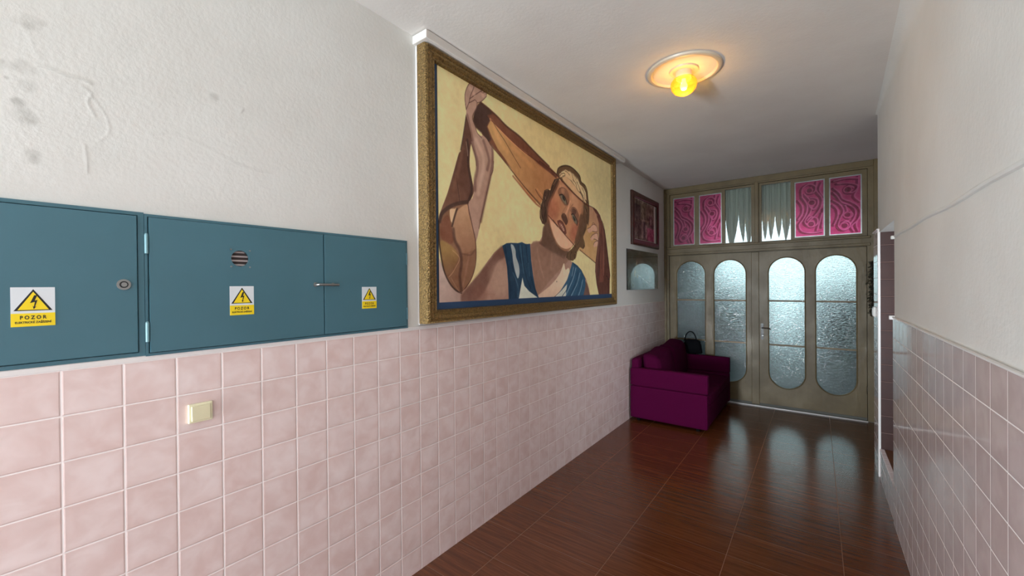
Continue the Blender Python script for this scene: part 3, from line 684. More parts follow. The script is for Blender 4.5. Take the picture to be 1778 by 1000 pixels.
# ================================================================== THE LARGE PAINTING
bm = nb(); box(bm, 0, .127, 1.648, 4.80, 3.252, CZ-.004, .003)
structure('trim_11', bm, 'ceiling', 'white ledge box between the painting and the ceiling')
structure('trim_12', box(nb(), 0, .016, 1.672, 4.60, 1.522, 3.252), 'white_paint', 'white backing strip behind the painting frame')
pt = thing('framed_painting', 'huge gilt-framed painting of a blonde woman lifting a brown veil', 'painting', (.0165, 3.13, 1.53))
prof = [(0, .0165), (0, .082), (.005, .096), (.014, .102), (.022, .098), (.028, .090), (.036, .094), (.046, .099), (.054, .093), (.062, .085), (.068, .086), (.074, .091), (.080, .089), (.084, .060)]
bm = nb(); sweep_rect(bm, 1.668, 4.588, 1.530, 3.250, prof, YL)
obj('frame', bm, 'gold', pt, 50, 'carved antique gold frame')
OPS = [
('b',(259,1142),900,(206,190,134),0.5),
('b',(2593,1259),500,(172,160,112),0.35),
('f',[(318,1361),(295,1246),(262,1104),(238,1070),(193,949),(132,791),(82,688),(56,625),(52,560),(105,566),(155,668),(242,730),(324,749),(381,829),(384,868),(368,923),(346,1008),(347,1079),(362,1172),(406,1223),(365,1322)],(88,56,44),4,1,1,((112,76,58),(335,885),(114,663))),
('s',[(217,923),(222,863),(235,803),(243,749)],(60,38,32),6,0.8,3),
('s',[(325,1187),(331,1125),(332,1011),(359,902),(358,825),(334,776)],(58,38,34),22,0.8,8),
('s',[(313,1171),(324,1117),(327,1080)],(190,160,140),6,0.5,3),
('s',[(274,1123),(237,971),(183,818)],(130,88,66),30,0.35,18),
('s',[(316,1353),(290,1231),(260,1104)],(60,42,36),10,0.8,5),
('f',[(431,1464),(466,1499),(553,1483),(660,1457),(774,1419),(945,1390),(1103,1341),(1260,1292),(1365,1262),(1285,1278),(1400,1250),(1509,1217),(1571,1185),(1520,1117),(1373,1033),(1280,931),(1235,876),(1170,901),(1195,874),(1049,932),(871,1055),(808,1118),(724,1163),(646,1207),(597,1221),(539,1259),(449,1319),(381,1350)],(176,134,82),4,1,0,((160,108,68),(552,1391),(1460,1219))),
('f',[(431,1464),(466,1499),(553,1483),(660,1457),(774,1419),(945,1390),(1103,1341),(1260,1292),(1365,1262),(1297,1274),(1400,1250),(1509,1217),(1546,1206),(1520,1168),(1400,1200),(1240,1225),(1396,1205),(1229,1232),(1048,1274),(893,1308),(749,1348),(637,1387),(573,1405),(541,1347),(592,1281),(657,1216),(747,1162),(823,1108),(746,1134),(645,1193),(592,1220),(539,1226),(478,1288),(414,1302),(391,1340),(401,1408)],(104,58,40),9,0.95,0,None),
('f',[(426,1459),(466,1499),(553,1483),(606,1463),(542,1428),(573,1405),(530,1344),(582,1265),(549,1229),(483,1277),(414,1299),(381,1337),(392,1392)],(62,40,34),16,0.95,0,None),
('s',[(466,1497),(553,1483),(660,1457),(774,1419),(945,1390),(1103,1341),(1260,1292),(1396,1253)],(66,38,30),16,0.85,8),
('s',[(573,1412),(681,1370),(820,1325),(943,1292),(1048,1273)],(196,134,92),16,0.7,8),
('s',[(584,1408),(704,1369),(844,1324),(1021,1279),(1229,1248),(1396,1222)],(92,44,24),7,0.9,3),
('s',[(600,1406),(659,1356),(749,1298),(842,1222),(954,1138)],(90,54,28),7,0.9,3),
('s',[(1027,988),(1146,935),(1272,885)],(90,54,28),7,0.6,4),
('s',[(483,1277),(539,1239),(602,1209),(678,1173),(769,1125),(871,1068),(1050,972),(1259,876)],(78,46,32),10,0.85,5),
('s',[(604,1367),(680,1293),(771,1225)],(196,150,92),44,0.5,26),
('s',[(843,1280),(994,1230),(1129,1185)],(190,136,86),44,0.45,26),
('s',[(849,1050),(1026,954),(1170,884),(1259,862)],(128,66,40),16,0.75,8),
('s',[(1172,1002),(1214,968),(1280,931)],(84,44,28),10,0.8,6),
('s',[(1193,1012),(1281,968)],(198,140,92),14,0.5,8),
('s',[(1175,1233),(1285,1217),(1400,1200),(1508,1179)],(150,92,58),12,0.5,6),
('f',[(40,379),(119,237),(176,168),(252,135),(341,197),(434,265),(520,353),(609,432),(707,488),(863,515),(1091,530),(1228,564),(1281,625),(1336,738),(1377,772),(1574,600),(1759,522),(1758,427),(1839,399),(1992,340),(2106,250),(2179,140),(2201,63),(1285,58),(267,69),(36,74)],(148,112,95),3,1,0,None),
('f',[(40,381),(84,299),(140,205),(244,135),(251,75),(36,74)],(182,160,148),10,1,0,((150,124,112),(49,328),(252,118))),
('f',[(341,194),(524,347),(618,429),(707,484),(736,405),(636,352),(559,230),(432,91),(267,74),(252,118)],(106,72,60),22,0.9,1,None),
('b',(673,231),170,(172,142,122),0.6),
('b',(432,114),110,(112,72,58),0.6),
('f',[(1096,526),(1267,567),(1374,583),(1573,540),(1743,505),(1741,427),(1570,328),(1368,207),(1247,130),(1170,96),(1135,262)],(128,94,76),14,0.85,1,None),
('f',[(1295,705),(1375,641),(1515,550),(1664,500),(1572,464),(1428,515),(1293,548),(1267,588)],(92,64,50),14,0.85,1,None),
('s',[(1189,498),(1225,375),(1288,250)],(160,124,104),20,0.4,16),
('s',[(1428,471),(1412,339)],(156,120,98),24,0.4,18),
('f',[(1647,392),(1677,331),(1740,349),(1755,302),(1707,239),(1582,132),(1478,77),(1170,76),(1260,122),(1423,193),(1569,291)],(204,178,150),8,1,1,((186,156,132),(1630,330),(1285,79))),
('b',(1512,216),9,(60,40,34),0.9),
('s',[(1772,334),(1722,239),(1597,139),(1472,77)],(70,50,44),6,0.8,3),
('f',[(703,487),(758,511),(820,519),(906,523),(963,536),(1020,524),(1081,532),(1094,397),(1123,262),(1158,152),(1208,75),(911,74),(778,78),(773,194),(759,331),(732,417)],(32,62,86),4,1,0,((22,46,68),(1042,475),(793,80))),
('f',[(811,504),(845,500),(873,464),(879,413),(915,350),(925,285),(902,239),(870,284),(843,360),(829,436)],(160,168,166),5,0.9,1,None),
('f',[(965,246),(991,180),(1061,133),(1195,75),(911,74)],(184,188,174),5,1,0,None),
('s',[(737,492),(766,357),(794,206),(803,82)],(16,36,56),12,0.7,7),
('s',[(906,512),(923,441),(949,364)],(16,36,56),12,0.7,7),
('s',[(962,516),(976,391),(1016,260),(1085,153)],(16,36,56),12,0.7,7),
('s',[(1020,520),(1041,394),(1098,234),(1170,110)],(16,36,56),12,0.7,7),
('s',[(818,359),(858,232),(867,91)],(16,36,56),12,0.7,7),
('s',[(940,508),(960,391),(984,286)],(70,110,132),10,0.5,7),
('s',[(838,283),(901,181),(900,90)],(70,110,132),10,0.5,7),
('s',[(1053,368),(1075,261)],(70,110,132),10,0.5,7),
('f',[(2044,258),(2135,192),(2201,63),(1987,69)],(100,70,60),5,1,0,None),
('f',[(1816,411),(1923,378),(2010,332),(2091,242),(2097,175),(2041,62),(1507,70),(1582,132),(1706,231),(1762,318)],(38,74,100),4,1,0,None),
('f',[(1484,77),(1582,124),(1706,192),(1672,69)],(176,178,166),6,1,0,None),
('s',[(1888,353),(1836,256),(1753,161),(1672,77)],(150,172,184),9,0.75,5),
('s',[(1974,306),(1920,208),(1834,120),(1784,74)],(150,172,184),9,0.75,5),
('s',[(2033,233),(1989,143),(1935,70)],(150,172,184),9,0.75,5),
('s',[(1838,359),(1804,271)],(150,172,184),9,0.75,5),
('s',[(1855,376),(1803,255),(1705,146),(1611,78)],(18,44,66),9,0.75,5),
('s',[(1940,338),(1879,208),(1752,75)],(18,44,66),9,0.75,5),
('s',[(2027,291),(1961,176),(1884,71)],(18,44,66),9,0.75,5),
('s',[(1822,399),(1992,335),(2091,242)],(18,44,66),9,0.75,5),
('f',[(2045,1056),(2187,1021),(2320,1004),(2423,935),(2458,863),(2429,776),(2409,607),(2344,422),(2194,467),(1975,530),(1858,574),(2039,708)],(178,138,88),4,1,0,((156,112,82),(2163,574),(2319,914))),
('b',(2231,704),190,(176,134,78),0.5),
('f',[(2150,773),(2216,795),(2258,822),(2317,836),(2377,820),(2394,773),(2333,759),(2265,758),(2198,734),(2158,745)],(184,142,116),4,1,1,None),
('s',[(2150,773),(2216,795),(2258,822),(2317,836),(2377,820),(2394,773),(2333,759),(2265,758)],(86,48,38),7,0.85,4),
('f',[(2222,685),(2264,715),(2333,740),(2393,742),(2410,668),(2349,678),(2297,677),(2255,655),(2227,664)],(184,142,116),4,1,1,None),
('s',[(2222,685),(2264,715),(2333,740),(2393,742),(2410,668),(2349,678),(2297,677)],(86,48,38),7,0.85,4),
('f',[(2288,613),(2314,641),(2366,660),(2410,660),(2400,606),(2347,602),(2313,589)],(184,142,116),4,1,1,None),
('s',[(2288,613),(2314,641),(2366,660),(2410,660),(2400,606)],(86,48,38),7,0.85,4),
('s',[(2258,833),(2292,852),(2334,838)],(86,48,38),6,0.8,3),
('f',[(2270,1015),(2372,1004),(2460,956),(2522,871),(2557,797),(2513,917),(2585,792),(2639,624),(2693,436),(2730,292),(2719,244),(2716,284),(2703,64),(2416,74),(2361,191),(2323,349),(2329,324),(2335,421),(2382,575),(2428,723),(2431,860),(2371,951)],(84,46,36),4,1,0,None),
('f',[(2397,947),(2494,891),(2538,787),(2518,661),(2552,524),(2558,368),(2537,212),(2428,211),(2449,365),(2443,518),(2472,673),(2448,824)],(112,60,46),10,0.8,0,None),
('s',[(2371,959),(2458,894),(2447,778),(2427,654),(2407,546),(2370,408),(2350,286)],(176,124,108),7,0.65,5),
('s',[(2460,963),(2539,834),(2555,696),(2561,524),(2548,290)],(176,124,108),7,0.65,5),
('s',[(2406,941),(2485,844),(2491,690),(2451,518),(2420,288)],(50,26,24),12,0.75,8),
('s',[(2513,893),(2594,746),(2638,560),(2673,371)],(50,26,24),12,0.75,8),
('s',[(2483,751),(2507,599),(2494,366)],(50,26,24),12,0.75,8),
('s',[(2651,250),(2709,248)],(40,22,22),10,0.8,4),
('s',[(2617,283),(2670,246),(2649,70)],(46,26,24),10,0.8,4),
('s',[(1975,540),(2098,498),(2226,458),(2341,420)],(74,42,30),10,0.85,5),
('s',[(2187,1021),(2337,1007),(2442,961),(2522,871),(2557,797)],(64,32,28),9,0.85,5),
('s',[(2559,875),(2621,685),(2675,491),(2726,292)],(50,28,26),8,0.7,4),
('f',[(369,1609),(333,1562),(306,1498),(307,1438),(316,1394),(316,1353),(337,1313),(362,1246),(373,1188),(356,1190),(376,1157),(403,1105),(416,1057),(416,1005),(402,950),(382,887),(386,836),(371,795),(333,763),(319,755),(314,729),(332,680),(355,613),(351,590),(377,520),(393,467),(421,532),(444,600),(461,662),(467,672),(499,770),(531,869),(559,948),(575,999),(602,1043),(609,1109),(604,1177),(579,1238),(593,1202),(532,1253),(489,1269),(467,1256),(430,1266),(405,1307),(380,1347),(391,1385),(422,1437),(439,1484),(481,1513),(525,1561),(534,1597),(510,1616),(451,1618),(399,1615)],(160,126,108),3,1,0,None),
('s',[(368,1199),(395,1129),(423,1065),(422,1000),(402,937),(396,858)],(98,66,58),30,0.6,14),
('s',[(594,1222),(598,1141),(586,1050),(553,941),(510,812),(457,645)],(98,66,58),26,0.6,14),
('s',[(326,1363),(354,1291),(383,1204)],(98,66,58),14,0.6,14),
('s',[(495,1229),(535,1159),(555,1097),(534,1031)],(98,66,58),26,0.6,14),
('s',[(416,1213),(484,1126),(493,1035),(461,942),(430,838)],(196,170,150),34,0.45,22),
('s',[(369,1609),(333,1562),(306,1498),(307,1438),(316,1394)],(84,54,46),6,0.85,3),
('s',[(404,1617),(393,1571),(367,1520),(352,1481),(347,1458),(318,1398)],(84,54,46),6,0.85,3),
('s',[(399,1615),(451,1618),(510,1616)],(84,54,46),6,0.85,3),
('s',[(352,1481),(408,1529),(472,1580)],(84,54,46),6,0.85,3),
('s',[(504,1610),(477,1582),(493,1574),(520,1599)],(84,54,46),6,0.85,3),
('s',[(347,1452),(387,1480),(408,1494),(428,1484)],(84,54,46),6,0.85,3),
('s',[(428,1481),(422,1444),(386,1383),(380,1347),(405,1307),(430,1266),(477,1245)],(84,54,46),6,0.85,3),
('s',[(531,1563),(476,1508),(433,1482)],(84,54,46),6,0.85,3),
('s',[(535,1604),(532,1567)],(84,54,46),6,0.85,3),
('s',[(575,999),(531,869),(478,714),(436,590)],(80,44,40),7,0.8,3),
('s',[(356,1190),(403,1105),(416,1031)],(80,44,40),7,0.8,3),
('s',[(315,754),(332,680),(359,601)],(80,44,40),7,0.8,3),
('s',[(607,1109),(599,1039),(575,999)],(80,44,40),7,0.8,3),
('b',(493,1560),28,(196,160,140),0.5),
('b',(398,1532),22,(186,156,136),0.5),
('b',(358,1551),26,(180,150,132),0.5),
('f',[(52,549),(56,606),(81,651),(147,700),(229,738),(321,764),(332,707),(355,632),(387,557),(403,479),(402,376),(384,296),(349,228),(300,167),(252,135),(199,152),(140,211),(98,278),(70,350),(58,442)],(122,84,60),4,1,0,None),
('f',[(160,577),(213,680),(316,744),(331,685),(363,611),(394,524),(396,444),(336,418),(256,402),(213,464),(189,526)],(172,132,98),8,1,1,((136,96,70),(323,706),(303,416))),
('f',[(151,683),(198,697),(217,707),(190,644),(175,600),(156,618)],(198,162,122),5,1,1,None),
('f',[(69,587),(124,644),(150,618),(170,556),(180,483),(154,459),(86,475),(66,514)],(112,66,46),8,0.9,1,None),
('f',[(65,473),(158,449),(225,389),(206,334),(163,280),(126,242),(91,299),(68,381)],(140,108,58),12,0.9,1,((110,74,50),(121,415),(148,248))),
('s',[(181,558),(195,484),(240,423),(255,336),(238,249),(252,151)],(70,44,36),26,0.7,14),
('s',[(336,407),(302,294),(268,184)],(140,98,78),18,0.6,12),
('s',[(256,402),(344,396),(389,432)],(92,58,44),12,0.5,8),
('s',[(172,418),(225,384),(236,357),(205,313),(170,269),(136,242)],(176,134,100),5,0.7,3),
('s',[(60,596),(81,649),(147,700),(229,736),(321,761)],(62,42,36),26,0.85,8),
('s',[(217,699),(190,633),(170,578)],(66,44,36),16,0.85,6),
('s',[(53,595),(52,503),(62,411),(91,288),(140,205),(199,154),(252,135)],(52,34,28),12,0.9,4),
('s',[(321,764),(336,697),(371,589),(400,490),(402,365),(380,285),(341,217),(284,161)],(72,40,32),8,0.85,4),
('s',[(155,237),(218,157),(251,137),(302,168)],(180,140,116),5,0.4,3),
('f',[(1299,727),(1370,810),(1464,747),(1392,738),(1462,633),(1548,557),(1664,513),(1745,505),(1663,447),(1547,467),(1436,486),(1319,515),(1229,545),(1269,585),(1305,710)],(92,66,50),12,0.9,0,None),
('s',[(1230,551),(1388,508),(1547,473),(1637,446)],(80,58,46),20,0.5,14),
('f',[(1571,1185),(1521,1201),(1553,1265),(1625,1307),(1718,1334),(1815,1338),(1915,1319),(1988,1289),(2018,1236),(2095,1215),(2149,1168),(2164,1105),(2187,1021),(2185,904),(2159,814),(2143,827),(2126,767),(2054,681),(2069,625),(2092,584),(2052,552),(1976,568),(1916,516),(1893,459),(1827,421),(1744,424),(1690,449),(1704,489),(1801,536),(1858,574),(1918,641),(1979,772),(1996,873),(2059,959),(1984,1046),(1755,1116)],(92,66,42),4,1,0,None),
('f',[(1578,1187),(1483,1154),(1440,1095),(1409,1039),(1362,1043),(1310,1021),(1292,976),(1280,931),(1257,891),(1234,827),(1235,768),(1271,724),(1311,719),(1351,758),(1364,809),(1383,873),(1431,956),(1506,1045),(1557,1118)],(72,50,38),5,1,0,None),
('s',[(1338,1027),(1315,986),(1337,953),(1302,898),(1336,854),(1312,796),(1334,743)],(40,26,22),9,0.85,5),
('s',[(1495,1151),(1458,1093),(1421,1029),(1384,960),(1359,895)],(40,26,22),9,0.85,5),
('s',[(1385,1035),(1373,983),(1337,940)],(44,30,24),9,0.85,5),
('s',[(1545,1148),(1494,1081),(1444,1021)],(50,34,26),9,0.85,5),
('s',[(1268,881),(1261,819),(1289,768),(1299,733)],(46,32,24),9,0.85,5),
('s',[(1326,969),(1335,946)],(176,150,120),6,0.7,4),
('s',[(1291,902),(1299,879)],(150,126,96),6,0.7,4),
('s',[(1520,1156),(1464,1100)],(150,112,80),6,0.7,4),
('s',[(1251,842),(1255,782),(1277,749)],(176,150,96),6,0.7,4),
('s',[(1321,1017),(1373,1038)],(120,92,66),6,0.7,4),
('s',[(1402,1007),(1372,946)],(120,90,66),6,0.7,4),
('f',[(1578,1190),(1578,1226),(1630,1263),(1704,1294),(1786,1297),(1871,1282),(1943,1255),(1987,1208),(2063,1188),(2117,1147),(2132,1071),(2115,1025),(2061,1045),(1985,1089),(1926,1148),(1812,1208),(1689,1223),(1636,1209)],(196,168,124),8,1,0,None),
('f',[(1623,1199),(1689,1226),(1784,1209),(1897,1163),(1956,1125),(2030,1082),(2060,1038),(1984,1060),(1867,1096),(1742,1141),(1649,1175)],(192,156,112),8,1,0,None),
('s',[(1584,1204),(1617,1234),(1670,1249),(1683,1232),(1636,1215)],(92,64,40),8,0.8,5),
('s',[(1591,1235),(1650,1267),(1717,1275),(1771,1254)],(92,64,40),8,0.8,5),
('s',[(1704,1292),(1800,1283),(1841,1241),(1855,1210)],(92,64,40),8,0.8,5),
('s',[(1745,1295),(1856,1285),(1928,1245),(1942,1200)],(92,64,40),8,0.8,5),
('s',[(1841,1221),(1898,1198),(1926,1148),(1985,1117)],(92,64,40),8,0.8,5),
('s',[(1928,1218),(1971,1170),(2001,1134),(2062,1102)],(92,64,40),8,0.8,5),
('s',[(1986,1159),(2016,1115),(2077,1076),(2100,1037)],(92,64,40),8,0.8,5),
('s',[(2032,1182),(2078,1140),(2100,1080)],(92,64,40),8,0.8,5),
('s',[(1870,1275),(1928,1252)],(92,64,40),8,0.8,5),
('s',[(1814,1283),(1884,1250),(1913,1208)],(92,64,40),8,0.8,5),
('s',[(1617,1247),(1677,1273)],(224,200,156),8,0.7,5),
('s',[(1772,1288),(1870,1254),(1906,1213)],(224,200,156),8,0.7,5),
('s',[(1928,1238),(1964,1204)],(224,200,156),8,0.7,5),
('s',[(2024,1152),(2077,1104)],(224,200,156),8,0.7,5),
('s',[(1650,1234),(1666,1237)],(224,200,156),8,0.7,5),
('s',[(2078,1176),(2117,1126)],(224,200,156),8,0.7,5),
('s',[(1527,1202),(1553,1265),(1625,1306),(1718,1333),(1815,1338),(1915,1319),(1988,1289),(2018,1236),(2103,1217),(2149,1168),(2169,1091),(2187,1021),(2188,905),(2164,814)],(52,36,26),13,0.9,6),
('s',[(1986,1131),(2046,1085),(2076,1033),(2171,1019)],(44,28,24),12,0.85,6),
('s',[(2075,1004),(2145,942),(2135,825)],(44,28,24),12,0.85,6),
('s',[(2108,1067),(2155,1045)],(44,28,24),12,0.85,6),
('s',[(2060,1016),(2106,966),(2097,893),(2127,824)],(176,140,104),6,0.7,4),
('s',[(2098,965),(2129,926)],(176,140,104),6,0.7,4),
('s',[(1980,828),(2009,733),(1977,646),(1917,585)],(52,36,26),11,0.7,7),
('s',[(2073,883),(2095,799),(2055,709)],(52,36,26),11,0.7,7),
('s',[(2012,875),(2056,781),(2008,677)],(52,36,26),11,0.7,7),
('s',[(2054,652),(2084,612),(2052,567)],(52,36,26),11,0.7,7),
('s',[(1801,508),(1772,466),(1785,426)],(52,36,26),11,0.7,7),
('s',[(1886,514),(1857,471),(1871,444)],(52,36,26),11,0.7,7),
('s',[(1731,497),(1703,449)],(52,36,26),11,0.7,7),
('s',[(1864,499),(1900,487),(1878,451)],(150,110,60),7,0.6,5),
('s',[(2026,813),(2032,736)],(150,110,60),7,0.6,5),
('s',[(1916,522),(1953,532)],(150,110,60),7,0.6,5),
('s',[(2069,639),(2076,604)],(150,110,60),7,0.6,5),
('f',[(1577,1167),(1648,1162),(1755,1116),(1896,1073),(2060,1038),(2059,959),(2042,850),(2010,775),(1979,772),(1918,668),(1859,587),(1801,549),(1731,518),(1664,510),(1586,528),(1511,567),(1456,632),(1409,709),(1381,780),(1369,760),(1370,834),(1407,927),(1481,1021),(1557,1112)],(170,118,84),4,1,0,None),
('f',[(1381,799),(1452,764),(1551,718),(1667,665),(1774,615),(1830,585),(1801,556),(1732,534),(1664,526),(1586,541),(1511,580),(1462,633),(1410,722)],(202,158,126),8,1,0,None),
('s',[(1387,775),(1421,692),(1480,609),(1561,545),(1664,516),(1773,537)],(140,94,68),16,0.7,10),
('s',[(1450,632),(1511,573),(1599,535),(1691,525)],(122,84,62),10,0.5,6),
('s',[(1571,1153),(1481,1034),(1401,926),(1368,822),(1369,748)],(124,74,50),26,0.7,16),
('b',(1454,871),130,(150,84,60),0.65),
('b',(1517,931),110,(184,116,82),0.5),
('b',(1861,697),120,(156,84,60),0.7),
('b',(1935,767),70,(150,84,60),0.6),
('b',(1866,1027),110,(188,140,104),0.6),
('b',(1621,1091),60,(190,140,106),0.5),
('b',(1923,939),70,(178,128,94),0.5),
('b',(1749,747),70,(180,126,90),0.6),
('s',[(2045,1028),(2027,912),(2010,811)],(120,84,60),26,0.6,18),
('s',[(1997,887),(1949,755),(1888,638)],(104,72,50),30,0.7,18),
('f',[(2076,1033),(2059,959),(2026,841),(1979,751),(2055,745),(2136,854),(2106,966)],(92,64,44),22,0.8,1,None),
('f',[(1997,901),(1965,785),(1918,682),(1859,594),(1977,632),(2071,747),(2073,883)],(92,64,44),26,0.85,1,None),
('s',[(1319,515),(1436,486),(1547,467),(1663,447)],(108,80,64),26,0.6,20),
('f',[(1556,1060),(1582,1091),(1648,1106),(1714,1089),(1754,1042),(1753,982),(1725,947),(1671,942),(1606,978),(1562,1022)],(116,76,56),12,0.75,0,None),
('b',(1640,1079),46,(170,122,92),0.8),
('f',[(1584,1025),(1627,1034),(1670,1015),(1696,986),(1705,957),(1652,972),(1609,995)],(112,104,84),5,1,1,None),
('f',[(1630,1028),(1659,1023),(1683,997),(1669,985),(1635,1002)],(46,44,38),6,1,1,None),
('b',(1657,1032),9,(210,200,180),0.9),
('s',[(1575,1026),(1627,1039),(1675,1022),(1704,994),(1719,962)],(46,30,26),14,0.9,5),
('s',[(1584,1020),(1626,988),(1685,954)],(90,66,52),6,0.7,4),
('s',[(1556,1034),(1563,1074),(1615,1102),(1687,1104),(1741,1073),(1761,1023),(1746,967)],(92,54,40),7,0.85,5),
('f',[(1793,907),(1836,940),(1908,937),(1952,888),(1950,825),(1920,779),(1862,800),(1813,842)],(110,72,54),12,0.75,0,None),
('f',[(1812,872),(1842,878),(1881,852),(1912,819),(1916,794),(1871,808),(1837,834)],(104,100,82),5,1,1,None),
('f',[(1842,866),(1866,854),(1889,831),(1874,817),(1846,835)],(42,44,38),6,1,1,None),
('s',[(1807,875),(1842,887),(1889,857),(1924,819),(1920,783)],(42,28,24),14,0.9,5),
('s',[(1786,906),(1822,945),(1886,948),(1937,913),(1966,861),(1953,818)],(84,50,38),8,0.85,5),
('f',[(1815,930),(1865,945),(1908,916),(1878,885),(1828,891)],(76,48,38),8,0.7,1,None),
('s',[(1781,1000),(1738,926),(1690,866)],(206,158,122),20,0.6,14),
('s',[(1837,981),(1766,916),(1737,852),(1750,820)],(128,84,60),12,0.6,9),
('s',[(1698,940),(1644,886),(1617,856)],(134,88,64),9,0.5,7),
('f',[(1606,835),(1637,864),(1683,862),(1723,824),(1731,791),(1695,759),(1655,782),(1623,804)],(84,54,42),7,1,1,None),
('b',(1663,852),16,(110,72,54),0.8),
('f',[(1527,779),(1578,795),(1636,780),(1648,768),(1688,727),(1704,682),(1680,666),(1634,688),(1576,721),(1536,755)],(104,58,46),6,1,0,None),
('f',[(1564,765),(1603,763),(1641,738),(1665,704),(1641,695),(1602,721),(1570,743)],(146,100,84),5,1,1,None),
('b',(1609,747),8,(206,186,164),0.95),
('b',(1626,733),8,(206,186,164),0.95),
('b',(1641,716),8,(206,186,164),0.95),
('b',(1651,703),8,(206,186,164),0.95),
('s',[(1539,762),(1576,731),(1634,693),(1680,670)],(84,44,38),7,0.8,4),
('s',[(1577,789),(1629,779),(1674,738),(1694,701)],(84,44,38),7,0.7,4),
('s',[(1241,1261),(1342,1242),(1448,1223),(1534,1203),(1622,1167),(1755,1123),(1896,1080),(2045,1042),(2179,1013)],(78,40,30),15,0.95,5),
('s',[(1648,1155),(1769,1109),(1910,1062),(2030,1033)],(140,84,58),7,0.6,5),
('s',[(1197,1250),(1319,1225),(1435,1201),(1508,1182)],(84,44,32),20,0.7,10),
('s',[(1370,810),(1453,770),(1538,726)],(76,38,30),8,0.95,4),
('s',[(1453,777),(1564,720),(1680,660),(1802,603),(1887,562)],(76,38,30),9,0.95,4)]

def paint_canvas():
    r = Raster(2840, 1660, 760, 440, (200, 184, 130)); r.mottle(12, 500, 2)
    for o in OPS: r.op(o)
    r.mottle(10, 220, 4); r.mottle(8, 30, 9)
    r.a = r.a*.88+r.a.mean(-1, keepdims=True)*.12
    for q in (rect(-9, 2850, -9, 78), rect(-9, 2850, 1612, 1670), rect(-9, 47, -9, 1670), rect(2806, 2850, -9, 1670)):
        r.op(('f', q, (34, 54, 80), 2, 1, 0, None))
    for q in ([(47, 78), (47, 1612)], [(2806, 78), (2806, 1612)]): r.op(('s', q, (18, 22, 26), 6, .8, 3))
    r.mesh('canvas', 'canvas', lambda U, V: (.065, U+1.74, V+1.58), pt, 1.85, 'yellow canvas of a woman in a blue dress under a translucent veil')
paint_canvas()
# ================================================================== SMALL PICTURES
t = thing('framed_picture', 'mahogany-framed faded print hung high near the door corner', 'picture', (0, 5.85, 2.30))
prof2 = [(0, .001), (0, .026), (.008, .034), (.024, .036), (.050, .030), (.066, .034), (.078, .026), (.082, .012)]
bm = nb(); sweep_rect(bm, 5.295, 6.425, 2.305, 3.030, prof2, YL); obj('frame', bm, 'mahogany', t, 50)
r = Raster(1000, 590, 130, 80, (112, 94, 82))
for q, c in ((rect(60, 300, 290, 500), (74, 56, 54)), (rect(340, 560, 330, 560), (132, 112, 92)), (rect(580, 940, 300, 560), (126, 96, 84)), (rect(60, 330, 60, 280), (86, 64, 60)), (rect(330, 420, 40, 310), (152, 120, 116)), (rect(430, 520, 40, 310), (70, 44, 50)), (rect(520, 600, 40, 250), (168, 130, 130)), (rect(600, 960, 30, 220), (170, 70, 104)), (rect(700, 860, 240, 400), (92, 48, 60)), (rect(740, 820, 270, 360), (150, 118, 108)), (rect(300, 700, 290, 320), (160, 132, 116))):
    r.op(('f', q, c, 14, .85, 0, None))
r.mottle(60, 70, 6); r.mottle(40, 20, 8)
for q in (rect(-9, 22, -9, 600), rect(925, 1010, -9, 600), rect(-9, 1010, -9, 20), rect(-9, 1010, 574, 600)): r.op(('f', q, (226, 216, 212), 4, 1, 0, None))
r.mesh('print', 'print', lambda U, V: (.012, U*.93+5.37, V+2.372), t, 1.15, 'murky purple-brown print with a pink corner and pale edge')
t = thing('glossy_poster', 'unframed dark glossy picture hung below the mahogany frame, reflecting the door', 'picture', (0, 5.775, 1.69))
obj('backing_board', box(nb(), .001, .012, 5.14, 6.41, 1.693, 2.236), 'black', t)
r = Raster(1270, 543, 150, 90, (26, 30, 28))
for q, c in (([(40, 20), (40, 200), (240, 260), (330, 20)], (78, 84, 66)), ([(220, 180), (330, 400), (430, 330), (400, 160)], (120, 108, 66)), ([(330, 400), (430, 520), (900, 230), (420, 220)], (96, 58, 44)), ([(400, 30), (400, 200), (1000, 20)], (60, 80, 92)), ([(400, 210), (960, 20), (1240, 20), (1240, 400), (900, 330)], (88, 98, 96)), ([(60, 330), (200, 520), (380, 530), (200, 300)], (30, 34, 34))):
    r.op(('f', q, c, 16, .9, 0, None))
r.op(('s', [(420, 525), (1240, 290)], (120, 92, 60), 14, .9, 5)); r.op(('s', [(390, 205), (1080, 15)], (170, 176, 170), 8, .8, 4)); r.mottle(70, 60, 5); r.mottle(40, 18, 2)
r.mesh('picture_sheet', 'glossy_print', lambda U, V: (.0125, U+5.14, V+1.693), t, 1.0)
# ================================================================== CEILING LAMP
LX, LY = 1.224, 3.11
t = thing('ceiling_lamp', 'small glowing amber glass ceiling lamp with raised beige rings for its shadow on the ceiling', 'lamp', (LX, LY, CZ))
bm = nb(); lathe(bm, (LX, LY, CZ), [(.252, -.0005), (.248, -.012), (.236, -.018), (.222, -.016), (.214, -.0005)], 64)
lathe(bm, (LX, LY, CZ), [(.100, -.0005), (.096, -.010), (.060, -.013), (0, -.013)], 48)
obj('shadow_rings', bm, 'ceramic', t, 40)  # raised beige rings standing in for shadow bands of the lamp on the ceiling
bm = nb(); lathe(bm, (LX, LY, CZ), [(.056, -.012), (.056, -.055), (.050, -.062), (.0, -.062)], 40); obj('fitting', bm, 'ceramic', t, 40)
bm = nb(); lathe(bm, (LX, LY, CZ), [(.048, -.060), (.075, -.066), (.088, -.085), (.090, -.105), (.082, -.135), (.062, -.160), (.035, -.174), (0, -.178)], 48)
obj('glass_shade', bm, 'amber', t, True)
